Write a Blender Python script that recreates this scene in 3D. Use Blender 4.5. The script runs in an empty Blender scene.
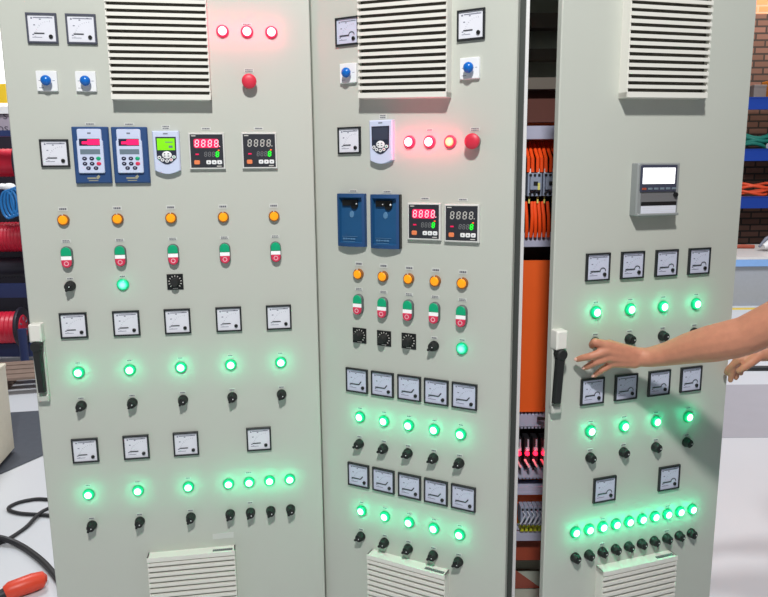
import bpy, math, random
from mathutils import Matrix, Vector
random.seed(4)
PI = math.pi
scene = bpy.context.scene
COL = scene.collection
H = 1.6                                   # eye height of the camera above the floor
WM = {}                                   # world matrix of every object, kept by hand


# ------------------------------------------------------------------ materials
def lin(c):
    return tuple((x / 255 / 12.92) if x / 255 <= 0.04045 else ((x / 255 + 0.055) / 1.055) ** 2.4 for x in c)


def mat(name, rgb, rough=0.5, metal=0.0, emit=None, strength=0.0, noise=0.06, scale=30.0, spec=0.5, bump=0.0):
    m = bpy.data.materials.new(name)
    m.use_nodes = True
    nt = m.node_tree
    b = nt.nodes['Principled BSDF']
    c = lin(rgb)
    b.inputs['Roughness'].default_value = rough
    b.inputs['Metallic'].default_value = metal
    b.inputs['Specular IOR Level'].default_value = spec
    tc = nt.nodes.new('ShaderNodeTexCoord')
    nz = nt.nodes.new('ShaderNodeTexNoise')
    nz.inputs['Scale'].default_value = scale
    nz.inputs['Detail'].default_value = 3
    nt.links.new(tc.outputs['Object'], nz.inputs['Vector'])
    mx = nt.nodes.new('ShaderNodeMix')
    mx.data_type = 'RGBA'
    mx.inputs['A'].default_value = (*[x * (1 - noise) for x in c], 1)
    mx.inputs['B'].default_value = (*[min(1, x * (1 + noise)) for x in c], 1)
    nt.links.new(nz.outputs['Fac'], mx.inputs['Factor'])
    nt.links.new(mx.outputs['Result'], b.inputs['Base Color'])
    if bump:
        bp = nt.nodes.new('ShaderNodeBump')
        bp.inputs['Strength'].default_value = bump
        bp.inputs['Distance'].default_value = 0.002
        nt.links.new(nz.outputs['Fac'], bp.inputs['Height'])
        nt.links.new(bp.outputs['Normal'], b.inputs['Normal'])
    if emit:
        b.inputs['Emission Color'].default_value = (*lin(emit), 1)
        b.inputs['Emission Strength'].default_value = strength
    return m


def lamp_mat(name, core, rim, s_core, s_rim, r0, r1):
    """a lit lens: hot in the middle where the LED sits, saturated towards the rim"""
    m = mat(name, rim, 0.25)
    nt = m.node_tree
    b = nt.nodes['Principled BSDF']
    tc = nt.nodes.new('ShaderNodeTexCoord')
    sx = nt.nodes.new('ShaderNodeSeparateXYZ')
    nt.links.new(tc.outputs['Object'], sx.inputs[0])
    cx = nt.nodes.new('ShaderNodeCombineXYZ')
    nt.links.new(sx.outputs[0], cx.inputs[0])
    nt.links.new(sx.outputs[1], cx.inputs[1])
    ln = nt.nodes.new('ShaderNodeVectorMath')
    ln.operation = 'LENGTH'
    nt.links.new(cx.outputs[0], ln.inputs[0])
    mr = nt.nodes.new('ShaderNodeMapRange')
    mr.inputs['From Min'].default_value = r0
    mr.inputs['From Max'].default_value = r1
    nt.links.new(ln.outputs['Value'], mr.inputs['Value'])
    cr = nt.nodes.new('ShaderNodeMix')
    cr.data_type = 'RGBA'
    cr.inputs['A'].default_value = (*[x * s_core for x in lin(core)], 1)
    cr.inputs['B'].default_value = (*[x * s_rim for x in lin(rim)], 1)
    nt.links.new(mr.outputs['Result'], cr.inputs['Factor'])
    nt.links.new(cr.outputs['Result'], b.inputs['Emission Color'])
    b.inputs['Emission Strength'].default_value = 1.0
    return m


M = {}
M['door'] = mat('pebble_grey_paint', (192, 195, 186), 0.42, noise=0.015, scale=5, bump=0.02)
M['body'] = mat('cabinet_paint', (172, 178, 166), 0.5, noise=0.03)
M['vent'] = mat('vent_plastic', (228, 226, 218), 0.5, noise=0.02)
M['ventdark'] = mat('filter_dark', (92, 88, 82), 0.9)
M['black'] = mat('black_plastic', (20, 21, 22), 0.35)
M['blackm'] = mat('black_matt', (26, 28, 28), 0.65)
M['frame'] = mat('meter_frame', (30, 33, 36), 0.4)
M['frame2'] = mat('meter_frame_grey', (74, 76, 90), 0.4)
M['dial'] = mat('dial_white', (226, 227, 236), 0.35, noise=0.01)
M['dial2'] = mat('dial_blue_white', (202, 206, 226), 0.3, noise=0.02, scale=60)
M['ink'] = mat('ink_grey', (120, 124, 140), 0.6)
M['inkd'] = mat('ink_dark', (45, 46, 54), 0.6)
M['white'] = mat('white_plastic', (236, 237, 238), 0.4, noise=0.01)
M['plate'] = mat('label_plate', (206, 208, 203), 0.5, noise=0.01)
M['text'] = mat('label_text', (104, 105, 114), 0.6)
M['green_led'] = lamp_mat('green_lamp_lit', (215, 255, 240), (0, 205, 130), 4.0, 0.70, 0.0074, 0.0108)
M['green_soft'] = lamp_mat('green_lamp_soft', (190, 255, 235), (0, 205, 150), 1.1, 0.6, 0.003, 0.012)
M['red_led'] = lamp_mat('red_lamp_lit', (255, 238, 240), (240, 30, 80), 4.0, 0.9, 0.0092, 0.0118)
M['amber_led'] = lamp_mat('amber_lamp_lit', (255, 225, 140), (240, 40, 70), 2.2, 0.7, 0.006, 0.0125)
M['lampring'] = mat('lamp_ring', (0, 170, 110), 0.4, emit=(0, 180, 112), strength=0.35)  # ring glows too, standing in for bloom around the lens
M['lampring_red'] = mat('lamp_ring_red', (205, 60, 95), 0.4, emit=(220, 50, 95), strength=0.25)  # red ring, its glow likewise widening the lens light
M['orange_cap'] = mat('orange_cap', (255, 160, 20), 0.35, emit=(255, 150, 10), strength=0.35, noise=0.02)
M['orange_ring'] = mat('orange_ring', (150, 92, 36), 0.45)
M['green_btn'] = mat('green_button', (8, 168, 118), 0.35)
M['red_btn'] = mat('red_button', (216, 52, 86), 0.35)
M['white_ind'] = mat('white_indicator', (244, 246, 246), 0.3, emit=(255, 255, 255), strength=0.12)
M['btn_body'] = mat('button_body', (92, 98, 98), 0.5)
M['pink'] = mat('pink_mark', (255, 190, 200), 0.5)
M['estop'] = mat('estop_red', (214, 44, 68), 0.45)
M['collar'] = mat('collar_grey', (120, 120, 118), 0.5)
M['navy'] = mat('keypad_navy', (38, 72, 122), 0.45, noise=0.04)
M['holder'] = mat('holder_blue', (22, 68, 118), 0.6, noise=0.06)
M['holder2'] = mat('holder_cavity', (14, 76, 122), 0.6, noise=0.10)
M['holder_txt'] = mat('holder_print', (84, 128, 166), 0.6)
M['lav'] = mat('keypad_lavender', (204, 213, 238), 0.4, noise=0.02)
M['pale'] = mat('keypad_pale', (186, 196, 220), 0.4, noise=0.02)
M['led_red'] = mat('display_pink', (255, 20, 90), 0.4, emit=(255, 20, 90), strength=0.9)
M['disp'] = mat('display_dark', (36, 34, 60), 0.3)
M['lcd'] = mat('lcd_grey', (112, 128, 140), 0.3)
M['lcd_green'] = mat('lcd_green', (120, 205, 20), 0.3, emit=(120, 215, 20), strength=0.45)
M['lcd_off'] = mat('lcd_off', (62, 68, 84), 0.3)
M['face_dark'] = mat('face_dark', (38, 44, 62), 0.4)
M['gold'] = mat('gold_logo', (158, 154, 130), 0.5)
M['tc_face'] = mat('controller_face', (48, 49, 56), 0.35)
M['tc_frame'] = mat('controller_frame', (212, 212, 208), 0.4)
M['seg_red'] = mat('segment_red', (255, 200, 210), 0.4, emit=(255, 150, 170), strength=0.8)
M['seg_glow'] = mat('segment_backlight', (225, 20, 80), 0.4, emit=(235, 20, 85), strength=0.45)
M['seg_off'] = mat('segment_off', (200, 198, 192), 0.5)
M['seg_dim'] = mat('segment_dim', (130, 132, 134), 0.5)
M['seg_green'] = mat('segment_green', (40, 235, 50), 0.4, emit=(30, 235, 50), strength=0.8)
M['seg_dot'] = mat('segment_orange', (255, 110, 50), 0.4, emit=(255, 90, 40), strength=0.7)
M['tc_or'] = mat('key_orange', (238, 132, 84), 0.45)
M['bluek'] = mat('blue_knob', (16, 104, 196), 0.2)
M['recorder'] = mat('recorder_grey', (142, 146, 146), 0.42, noise=0.03)
M['rec_dark'] = mat('recorder_bezel', (62, 66, 84), 0.35)
M['rec_shut'] = mat('recorder_shutter', (112, 112, 114), 0.4)
M['screen'] = mat('screen_lit', (255, 255, 255), 0.3, emit=(250, 252, 255), strength=1.2)
M['paper'] = mat('paper', (222, 224, 236), 0.7, noise=0.01)
M['gasket'] = mat('rubber_gasket', (70, 75, 72), 0.8)
M['plate_or'] = mat('mounting_plate', (246, 100, 34), 0.5, noise=0.05, scale=8)
M['cable_or'] = mat('cable_orange', (255, 84, 26), 0.45)
M['duct'] = mat('wiring_duct', (178, 180, 204), 0.55)
M['dev'] = mat('device_grey', (150, 160, 182), 0.5)
M['devy'] = mat('device_yellow', (232, 226, 120), 0.5)
M['devdark'] = mat('device_dark', (24, 24, 28), 0.5)
M['ledr'] = mat('relay_led', (255, 30, 70), 0.4, emit=(255, 24, 50), strength=5.0)
M['wire_w'] = mat('wire_pale', (190, 196, 210), 0.5)
M['wire_y'] = mat('earth_terminal', (188, 190, 40), 0.5)
M['bus'] = mat('bar_grey', (96, 88, 80), 0.6)
M['plate_shaded'] = mat('shaded_plate_brown', (84, 40, 30), 0.7)
M['redbrown'] = mat('red_brown', (164, 74, 52), 0.6)
M['skin'] = mat('skin', (196, 132, 105), 0.55, noise=0.13, scale=60, bump=0.35)
M['nail'] = mat('nail', (240, 190, 172), 0.3)
M['shirt'] = mat('shirt_cloth', (70, 80, 100), 0.9)
M['jeans'] = mat('jeans_cloth', (52, 62, 84), 0.9)
M['hair'] = mat('hair', (48, 34, 26), 0.7)
M['eye'] = mat('eye_white', (230, 228, 222), 0.3)
M['iris'] = mat('eye_brown', (60, 38, 24), 0.3)
M['lips'] = mat('lips', (186, 112, 102), 0.5)
M['shoe'] = mat('shoe_leather', (42, 36, 32), 0.6)
M['beam'] = mat('rack_blue', (16, 58, 150), 0.4)
M['navyrack'] = mat('rack_navy', (34, 48, 92), 0.5)
M['reel'] = mat('reel_red', (206, 28, 56), 0.4)
M['reel_dark'] = mat('reel_flange', (36, 32, 44), 0.5)
M['coil'] = mat('coil_blue', (30, 110, 176), 0.45)
M['cable'] = mat('cable_black', (38, 38, 42), 0.5)
M['wood'] = mat('pallet_wood', (136, 116, 104), 0.8, noise=0.2, scale=14)
M['cream'] = mat('cream_paint', (222, 216, 196), 0.5)
M['mat_dark'] = mat('dark_mat', (74, 79, 88), 0.7, noise=0.15, scale=25)
M['plugred'] = mat('plug_orange', (228, 74, 48), 0.4)
M['sign'] = mat('sign_mauve', (170, 160, 174), 0.6)
M['signink'] = mat('sign_ink', (96, 90, 104), 0.6)
M['yellow'] = mat('yellow_paint', (240, 200, 40), 0.6)
M['yline'] = mat('yellow_line', (226, 196, 70), 0.6)
M['daylight'] = mat('daylight', (255, 255, 255), 0.5, emit=(255, 252, 246), strength=1.1)
M['tabletop'] = mat('table_top', (218, 214, 212), 0.4)
M['tableblue'] = mat('table_edge', (132, 172, 226), 0.5)
M['tablegrey'] = mat('table_apron', (160, 163, 170), 0.5)
M['lane'] = mat('lane_grey', (166, 166, 174), 0.45, noise=0.05, scale=6)
M['teal'] = mat('strap_green', (26, 120, 106), 0.6)
M['strap'] = mat('strap_orange', (236, 84, 44), 0.6)
M['orbox'] = mat('box_orange', (236, 150, 50), 0.6)
M['greybox'] = mat('box_grey', (120, 112, 110), 0.6)
M['wallw'] = mat('wall_paint', (150, 148, 150), 0.8)


def brick_mat(name, c1, c2, mortar):
    m = bpy.data.materials.new(name)
    m.use_nodes = True
    nt = m.node_tree
    b = nt.nodes['Principled BSDF']
    b.inputs['Roughness'].default_value = 0.85
    tc = nt.nodes.new('ShaderNodeTexCoord')
    mp = nt.nodes.new('ShaderNodeMapping')
    mp.inputs['Rotation'].default_value = (PI / 2, 0, 0)
    br = nt.nodes.new('ShaderNodeTexBrick')
    br.inputs['Color1'].default_value = (*lin(c1), 1)
    br.inputs['Color2'].default_value = (*lin(c2), 1)
    br.inputs['Mortar'].default_value = (*lin(mortar), 1)
    br.inputs['Scale'].default_value = 1.0
    br.inputs['Mortar Size'].default_value = 0.014
    br.inputs['Brick Width'].default_value = 0.30
    br.inputs['Row Height'].default_value = 0.10
    nt.links.new(tc.outputs['Object'], mp.inputs['Vector'])
    nt.links.new(mp.outputs['Vector'], br.inputs['Vector'])
    nt.links.new(br.outputs['Color'], b.inputs['Base Color'])
    bp = nt.nodes.new('ShaderNodeBump')
    bp.inputs['Strength'].default_value = 0.6
    bp.inputs['Distance'].default_value = 0.01
    bp.invert = True
    nt.links.new(br.outputs['Fac'], bp.inputs['Height'])
    nt.links.new(bp.outputs['Normal'], b.inputs['Normal'])
    return m


M['brick'] = brick_mat('brick_brown', (138, 100, 88), (116, 84, 72), (64, 54, 50))
M['brick_lit'] = brick_mat('brick_lit_orange', (255, 168, 120), (244, 140, 92), (226, 170, 140))  # brighter brick colour paints the light on the upper wall


def floor_mat():
    m = mat('epoxy_floor', (211, 214, 219), 0.32, noise=0.04, scale=1.6)
    return m


M['floor'] = floor_mat()


# ------------------------------------------------------------------ mesh builder
class G:
    def __init__(s):
        s.v, s.f, s.m = [], [], []

    def add(s, vs, fs, mi=0):
        o = len(s.v)
        s.v += [tuple(x) for x in vs]
        s.f += [[i + o for i in f] for f in fs]
        s.m += [mi] * len(fs)
        return s

    def box(s, c, d, mi=0, rot=None):
        x, y, z = [k / 2 for k in d]
        vs = [Vector(p) for p in ((-x, -y, -z), (x, -y, -z), (x, y, -z), (-x, y, -z), (-x, -y, z), (x, -y, z), (x, y, z), (-x, y, z))]
        if rot is not None:
            vs = [rot @ p for p in vs]
        vs = [p + Vector(c) for p in vs]
        return s.add(vs, [(3, 2, 1, 0), (4, 5, 6, 7), (0, 1, 5, 4), (1, 2, 6, 5), (2, 3, 7, 6), (3, 0, 4, 7)], mi)

    def prism(s, poly, z0, z1, mi=0, cham=0.0):
        """polygon (counter-clockwise, local xy) pushed out along local z; front edge chamfered"""
        n = len(poly)
        cx = sum(p[0] for p in poly) / n
        cy = sum(p[1] for p in poly) / n
        vs = [(x, y, z0) for x, y in poly]
        lv = [z0]
        if cham:
            w = max(abs(p[0] - cx) for p in poly)
            h = max(abs(p[1] - cy) for p in poly)
            vs += [(x, y, z1 - cham) for x, y in poly]
            vs += [(cx + (x - cx) * (1 - cham / w), cy + (y - cy) * (1 - cham / h), z1) for x, y in poly]
            k = 3
        else:
            vs += [(x, y, z1) for x, y in poly]
            k = 2
        fs = [tuple(range(n - 1, -1, -1)), tuple(range((k - 1) * n, k * n))]
        for a in range(k - 1):
            for i in range(n):
                j = (i + 1) % n
                fs.append((a * n + i, a * n + j, (a + 1) * n + j, (a + 1) * n + i))
        return s.add(vs, fs, mi)

    def lathe(s, prof, n=24, mi=0, c=(0, 0), sx=1.0, sy=1.0):
        vs, fs = [], []
        for r, z in prof:
            for i in range(n):
                a = 2 * PI * i / n
                vs.append((c[0] + r * sx * math.cos(a), c[1] + r * sy * math.sin(a), z))
        for a in range(len(prof) - 1):
            for i in range(n):
                j = (i + 1) % n
                fs.append((a * n + i, a * n + j, (a + 1) * n + j, (a + 1) * n + i))
        fs.append(tuple(range(n - 1, -1, -1)))
        fs.append(tuple(range((len(prof) - 1) * n, len(prof) * n)))
        return s.add(vs, fs, mi)

    def frame(s, w, h, wi, hi, z0, z1, mi=0, ci=(0, 0), bev=0.0):
        """rectangular bezel with an opening"""
        def q(a, b, c=(0, 0)):
            return [(c[0] - a / 2, c[1] - b / 2), (c[0] + a / 2, c[1] - b / 2), (c[0] + a / 2, c[1] + b / 2), (c[0] - a / 2, c[1] + b / 2)]
        rings = [[(x, y, z0) for x, y in q(w, h)], [(x, y, z1 - bev) for x, y in q(w, h)],
                 [(x, y, z1) for x, y in q(w - 2 * bev, h - 2 * bev)], [(x, y, z1) for x, y in q(wi, hi, ci)], [(x, y, z0) for x, y in q(wi, hi, ci)]]
        vs = [p for r in rings for p in r]
        fs = []
        for a in range(5):
            b = (a + 1) % 5
            for i in range(4):
                j = (i + 1) % 4
                fs.append((a * 4 + i, a * 4 + j, b * 4 + j, b * 4 + i))
        return s.add(vs, fs, mi)

    def tube(s, pts, r, n=8, mi=0):
        pts = [Vector(p) for p in pts]
        rr = r if isinstance(r, (list, tuple)) else [r] * len(pts)
        vs, fs = [], []
        up = None
        for k, p in enumerate(pts):
            t = (pts[min(k + 1, len(pts) - 1)] - pts[max(k - 1, 0)]).normalized()
            if up is None:
                up = t.orthogonal().normalized()
            up = (up - t * up.dot(t)).normalized()
            sd = t.cross(up)
            for i in range(n):
                a = 2 * PI * i / n
                vs.append(p + (up * math.cos(a) + sd * math.sin(a)) * rr[k])
        for k in range(len(pts) - 1):
            for i in range(n):
                j = (i + 1) % n
                fs.append((k * n + i, k * n + j, (k + 1) * n + j, (k + 1) * n + i))
        fs.append(tuple(range(n - 1, -1, -1)))
        fs.append(tuple(range((len(pts) - 1) * n, len(pts) * n)))
        return s.add(vs, fs, mi)

    def ball(s, c, r, mi=0, n=14, k=8):
        r = r if isinstance(r, (tuple, list)) else (r, r, r)
        vs, fs = [(c[0], c[1], c[2] - r[2])], []
        for a in range(1, k):
            t = PI * a / k
            for i in range(n):
                p = 2 * PI * i / n
                vs.append((c[0] + r[0] * math.sin(t) * math.cos(p), c[1] + r[1] * math.sin(t) * math.sin(p), c[2] - r[2] * math.cos(t)))
        vs.append((c[0], c[1], c[2] + r[2]))
        for i in range(n):
            fs.append((0, 1 + (i + 1) % n, 1 + i))
            fs.append((len(vs) - 1, 1 + (k - 2) * n + i, 1 + (k - 2) * n + (i + 1) % n))
        for a in range(k - 2):
            for i in range(n):
                j = (i + 1) % n
                fs.append((1 + a * n + i, 1 + a * n + j, 1 + (a + 1) * n + j, 1 + (a + 1) * n + i))
        return s.add(vs, fs, mi)

    def mesh(s, name, mats, smooth=True, angle=35):
        me = bpy.data.meshes.new(name)
        me.from_pydata(s.v, [], s.f)
        for m in (mats if isinstance(mats, (list, tuple)) else [mats]):
            me.materials.append(m)
        me.polygons.foreach_set('material_index', s.m)
        if smooth:
            me.polygons.foreach_set('use_smooth', [True] * len(s.f))
            me.set_sharp_from_angle(angle=math.radians(angle))
        me.update()
        return me


def rrect(w, h, r, c=(0, 0), n=5):
    out = []
    for k, (sx, sy) in enumerate(((1, -1), (1, 1), (-1, 1), (-1, -1))):
        a0 = -PI / 2 + k * PI / 2
        for i in range(n):
            a = a0 + (PI / 2) * i / (n - 1)
            out.append((c[0] + sx * (w / 2 - r) + r * math.cos(a), c[1] + sy * (h / 2 - r) + r * math.sin(a)))
    return out


def link(o, parent=None, W=None):
    """W is the world matrix; children given none share their parent's"""
    if W is None:
        W = WM[parent.name] if parent else Matrix()
    if parent:
        o.parent = parent
        o.matrix_basis = WM[parent.name].inverted() @ W
    else:
        o.matrix_basis = W
    COL.objects.link(o)
    WM[o.name] = W.copy()
    return o


def part(name, g, mats, parent=None, W=None, smooth=True, angle=35):
    me = g.mesh(name, mats, smooth, angle) if isinstance(g, G) else g
    return link(bpy.data.objects.new(name, me), parent, W)


def thing(name, label, cat, W=None, group=None):
    o = link(bpy.data.objects.new(name, None), None, W or Matrix())
    o.empty_display_size = 0.05
    return tag(o, label, cat, group)


def tag(o, label, cat, group=None, kind=None):
    o['label'] = label
    o['category'] = cat
    if group:
        o['group'] = group
    if kind:
        o['kind'] = kind
    return o


def struct(name, g, m, W=None):
    o = part(name, g, m, None, W)
    o['kind'] = 'structure'
    return o


def dup(root, W, label, group=None):
    """copy of a thing with copies of its parts and sub-parts"""
    r = root.copy()
    r.matrix_basis = W
    COL.objects.link(r)
    WM[r.name] = W.copy()
    r['label'] = label
    if group:
        r['group'] = group
    inv = W @ WM[root.name].inverted()
    for ch in list(root.children):
        c = ch.copy()
        c.parent = r
        COL.objects.link(c)
        WM[c.name] = inv @ WM[ch.name]
        for g in list(ch.children):
            d = g.copy()
            d.parent = c
            COL.objects.link(d)
            WM[d.name] = inv @ WM[g.name]
    return r


# the three door leaves: hinge angle and origin of each leaf's own (u across, v up, n outwards) frame
LEAF = {1: (0.155129, -0.469464, 1.929694), 2: (-0.480981, -0.013000, 1.896759), 3: (0.322516, 0.794190, 1.840740)}


def PM(k, u=0.0, v=0.0, n=0.0, spin=0.0):
    a, x0, y0 = LEAF[k]
    ca, sa = math.cos(a), math.sin(a)
    R = Matrix(((ca, 0, sa, 0), (sa, 0, -ca, 0), (0, 1, 0, 0), (0, 0, 0, 1)))
    T = Matrix.Translation((x0 + u * ca + n * sa, y0 + u * sa - n * ca, v + H))
    return T @ R @ Matrix.Rotation(spin, 4, 'Z')


DOOR = {1: 'left door', 2: 'middle door', 3: 'right door'}
ORD = {1: ['only'], 2: ['left', 'right'], 3: ['leftmost', 'middle', 'rightmost'],
       4: ['leftmost', 'second from left', 'third from left', 'rightmost'],
       5: ['leftmost', 'second from left', 'middle', 'second from right', 'rightmost'],
       10: ['leftmost', 'second from left', 'third from left', 'fourth from left', 'fifth from left',
            'fifth from right', 'fourth from right', 'third from right', 'second from right', 'rightmost']}
NUM = {2: 'two', 3: 'three', 4: 'four', 5: 'five', 10: 'ten'}


def tag_plate(parent, dx, dy, w=0.02, h=0.010, lines=2):
    """small engraved name plate stuck above a device"""
    g = G()
    g.box((dx, dy, 0.0005), (w, h, 0.001), 0)
    for i in range(lines):
        yy = dy + (h * 0.2 if lines == 2 else 0) - i * h * 0.42
        x = dx - w * 0.38
        while x < dx + w * 0.36:
            L = min(random.uniform(0.0022, 0.005), dx + w * 0.38 - x)
            g.box((x + L / 2, yy, 0.0011), (L, h * (0.42 if lines == 1 else 0.24), 0.0004), 1)
            x += L + 0.0009
    W = WM[parent.name]
    return part('label_plate', g, [M['plate'], M['text']], parent, W, smooth=False)


# ------------------------------------------------------------------ room
g = G(); g.box((2.0, 4.2, -0.05), (16, 14.0, 0.1)); struct('floor', g, M['floor'])
g = G(); g.box((2.0, 11.1, 1.99), (16, 0.2, 3.98)); struct('wall_back', g, M['brick'])
g = G(); g.box((2.0, 11.1, 4.98), (16, 0.2, 2.0)); struct('wall_back_lit', g, M['brick_lit'])
g = G(); g.box((-5.9, 4.2, 2.75), (0.2, 14.0, 5.5)); struct('wall_left', g, M['wallw'])
g = G(); g.box((-4.2, 7.12, 2.75), (3.2, 0.2, 5.5)); struct('wall_partition', g, M['wallw'])
g = G(); g.box((4.5, 4.56, 0.001), (6.0, 1.08, 0.002)); struct('trim_1', g, M['lane'])       # grey painted lane
g = G(); g.box((6.3, 8.13, 0.001), (5.4, 0.11, 0.002)); struct('trim_2', g, M['yline'])      # yellow floor line
g = G()
g.add([(-2.62, 4.62, 0.003), (-3.2, 3.0, 0.003), (-2.3, 3.2, 0.003), (-1.62, 4.78, 0.003)], [(0, 1, 2, 3)])
g.add([(-2.62, 4.62, 0.0), (-3.2, 3.0, 0.0), (-2.3, 3.2, 0.0), (-1.62, 4.78, 0.0)], [(3, 2, 1, 0)])
o = part('floor_mat', g, M['mat_dark'])
tag(o, 'dark grey mat on the floor beside the cream box', 'mat')

# daylight window high on the left, seen past the left cabinet
g = G(); g.frame(2.2, 1.4, 2.06, 1.26, -0.03, 0.03)
wn = part('window_1', g, M['white'], None, Matrix.Translation((-3.98, 6.99, 2.95)) @ Matrix.Rotation(PI / 2, 4, 'X'))
wn['kind'] = 'structure'
g = G(); g.box((0, 0, -0.01), (2.06, 1.26, 0.01)); part('pane', g, M['daylight'], wn)


# ------------------------------------------------------------------ cabinets
def door_leaf(k, u0, u1, parent):
    g = G()
    w, t = u1 - u0, 0.018
    zc, h = 0.0, 2.08
    v0, v1 = -1.46, 0.62
    poly = [(u0, v0), (u1, v0), (u1, v1), (u0, v1)]
    g.prism(poly, -t, 0.0, 0, cham=0.0025)
    d = part('door', g, M['door'], parent, PM(k), smooth=False)
    d['label'] = {1: 'left door leaf', 2: 'middle door leaf', 3: 'right door leaf'}[k]
    return d


def vent(parent, k, u0, u1, vbase, hgt, spin=0.0, plate=False):
    w = u1 - u0
    VW = PM(k, (u0 + u1) / 2, vbase)
    u0, u1, uc, vbase = -w / 2, w / 2, 0.0, 0.0
    g = G()
    P, pitch = 0.035, 0.0169
    m0 = 0.013                                        # solid margin
    g.box((uc, vbase + m0 / 2, P / 2), (w, m0, P))
    g.box((uc, vbase + hgt - m0 / 2, P / 2), (w, m0, P))
    for s in (-1, 1):
        g.box((uc + s * (w / 2 - 0.0015), vbase + hgt / 2, P / 2 - 0.002), (0.003, hgt, P - 0.004))
    v = vbase + m0
    while v + pitch < vbase + hgt - m0 + 0.004:
        a, b = v + 0.0080, v + pitch                  # one slat: sloping face, open gap below it
        x0, x1 = u0 + 0.001, u1 - 0.001
        g.add([(x0, a, P), (x1, a, P), (x1, b, P), (x0, b, P), (x0, a + 0.003, 0.018), (x1, a + 0.003, 0.018), (x1, b + 0.002, 0.018), (x0, b + 0.002, 0.018)],
              [(0, 1, 2, 3), (7, 6, 5, 4), (4, 5, 1, 0), (3, 2, 6, 7), (0, 3, 7, 4), (1, 5, 6, 2)])
        v += pitch
    g.v = [(x, y + spin * x, z) for x, y, z in g.v]
    o = part('louvre_grille', g, M['vent'], parent, VW, smooth=False)
    g = G(); g.box((uc, vbase + hgt / 2, 0.010), (w - 0.008, hgt - 0.024, 0.018))
    part('filter_pad', g, M['ventdark'], parent, VW, smooth=False)
    if plate:
        g = G(); g.box((u1 - 0.036, vbase + hgt + 0.0006, 0.022), (0.058, 0.0014, 0.010), 0)
        for i in range(9):
            g.box((u1 - 0.06 + i * 0.006, vbase + hgt + 0.0016, 0.022), (0.004, 0.0006, 0.004), 1)
        part('maker_plate', g, [M['btn_body'], M['seg_dim']], parent, VW, smooth=False)
    return o


def handle(parent, k, u, vtop, tilt=0.0):
    g = G()
    g.prism(rrect(0.032, 0.05, 0.003, (0, -0.025)), 0, 0.030, 0, 0.004)
    part('handle_housing', g, M['vent'], parent, PM(k, u, vtop))
    g = G(); g.prism(rrect(0.030, 0.165, 0.003, (0, -0.130)), 0, 0.010, 0, 0.002)
    g.prism(rrect(0.030, 0.022, 0.003, (0, -0.212)), 0, 0.018, 0, 0.004)
    part('handle_plate', g, M['door'], parent, PM(k, u, vtop))
    g = G()
    g.lathe([(0.013, 0.010), (0.015, 0.022), (0.015, 0.032), (0.012, 0.036)], 20, 0, (0, -0.062))
    R = Matrix.Rotation(tilt, 4, 'Z')
    pl = [(-0.011, -0.062), (-0.009, -0.192), (0.009, -0.192), (0.011, -0.062)]
    pl = [tuple((R @ Vector((x, y + 0.062, 0)))[:2]) for x, y in pl]
    pl = [(x, y - 0.062) for x, y in pl]
    g.prism(pl, 0.016, 0.033, 0, 0.004)
    part('handle_lever', g, M['blackm'], parent, PM(k, u, vtop))


def shell(parent, Wc, w, d, h, mullion=None):
    """open-fronted steel enclosure on a plinth: local x along the front, y into the depth"""
    g = G(); t = 0.02
    g.box((-t / 2 + w, d / 2, 0.1 + h / 2), (t, d, h)); g.box((t / 2, d / 2, 0.1 + h / 2), (t, d, h))
    g.box((w / 2, d - t / 2, 0.1 + h / 2), (w, t, h))
    g.box((w / 2, d / 2, 0.1 + h - t / 2), (w, d, t)); g.box((w / 2, d / 2, 0.1 + t / 2), (w, d, t))
    part('enclosure', g, M['body'], parent, Wc, smooth=False)
    g = G(); g.box((w / 2, d / 2, 0.05), (w - 0.02, d - 0.04, 0.1)); part('plinth', g, M['blackm'], parent, Wc, smooth=False)


# left cabinet, one leaf standing ajar
A = Matrix.Translation((-1.003, 2.092, 0)) @ Matrix.Rotation(-0.0756, 4, 'Z')
c1 = thing('electrical_cabinet', 'pebble grey control cabinet at left, its single door ajar, handle at the left edge', 'cabinet', A)
shell(c1, A, 0.80, 0.45, 2.12)
d1 = door_leaf(1, -0.5105, 0.2785, c1)
vent(d1, 1, -0.2445, 0.0085, 0.2075, 0.27)
vent(d1, 1, -0.2425, 0.0105, -1.346, 0.25, plate=True)
handle(d1, 1, -0.4895, -0.384, 0.02)
# double cabinet, two leaves ajar with the wiring showing between them
B = Matrix.Translation((-0.200, 2.026, 0)) @ Matrix.Rotation(-0.0756, 4, 'Z')
c2 = thing('electrical_cabinet', 'double door control cabinet, both doors ajar showing orange wiring between them', 'cabinet', B)
shell(c2, B, 1.192, 0.46, 2.12)
d2 = door_leaf(2, -0.2035, 0.3795, c2)
vent(d2, 2, -0.0385, 0.2120, 0.2010, 0.27, spin=-0.046)
vent(d2, 2, -0.0340, 0.2155, -1.353, 0.25, plate=True)
d3 = door_leaf(3, -0.3862, 0.1990, c2)
vent(d3, 3, -0.2175, 0.0260, 0.1890, 0.27, spin=0.018)
vent(d3, 3, -0.2170, 0.0340, -1.330, 0.25, plate=True)
handle(d3, 3, -0.3725, -0.386, -0.065)
g = G(); g.box((0.3625, 1.965, 1.18), (0.052, 0.02, 2.08), 0); part('door_gasket', g, M['gasket'], c2, Matrix(), smooth=False)
g = G(); g.box((0.393, 1.962, 1.18), (0.009, 0.03, 2.08), 0); part('centre_post', g, M['white'], c2, Matrix(), smooth=False)
# mounting plate and wiring ducts behind the gap
YB = 2.40
g = G(); g.box((0.55, YB + 0.006, 1.04), (0.78, 0.01, 1.66)); part('mounting_plate', g, M['plate_or'], c2, Matrix(), smooth=False)


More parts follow.
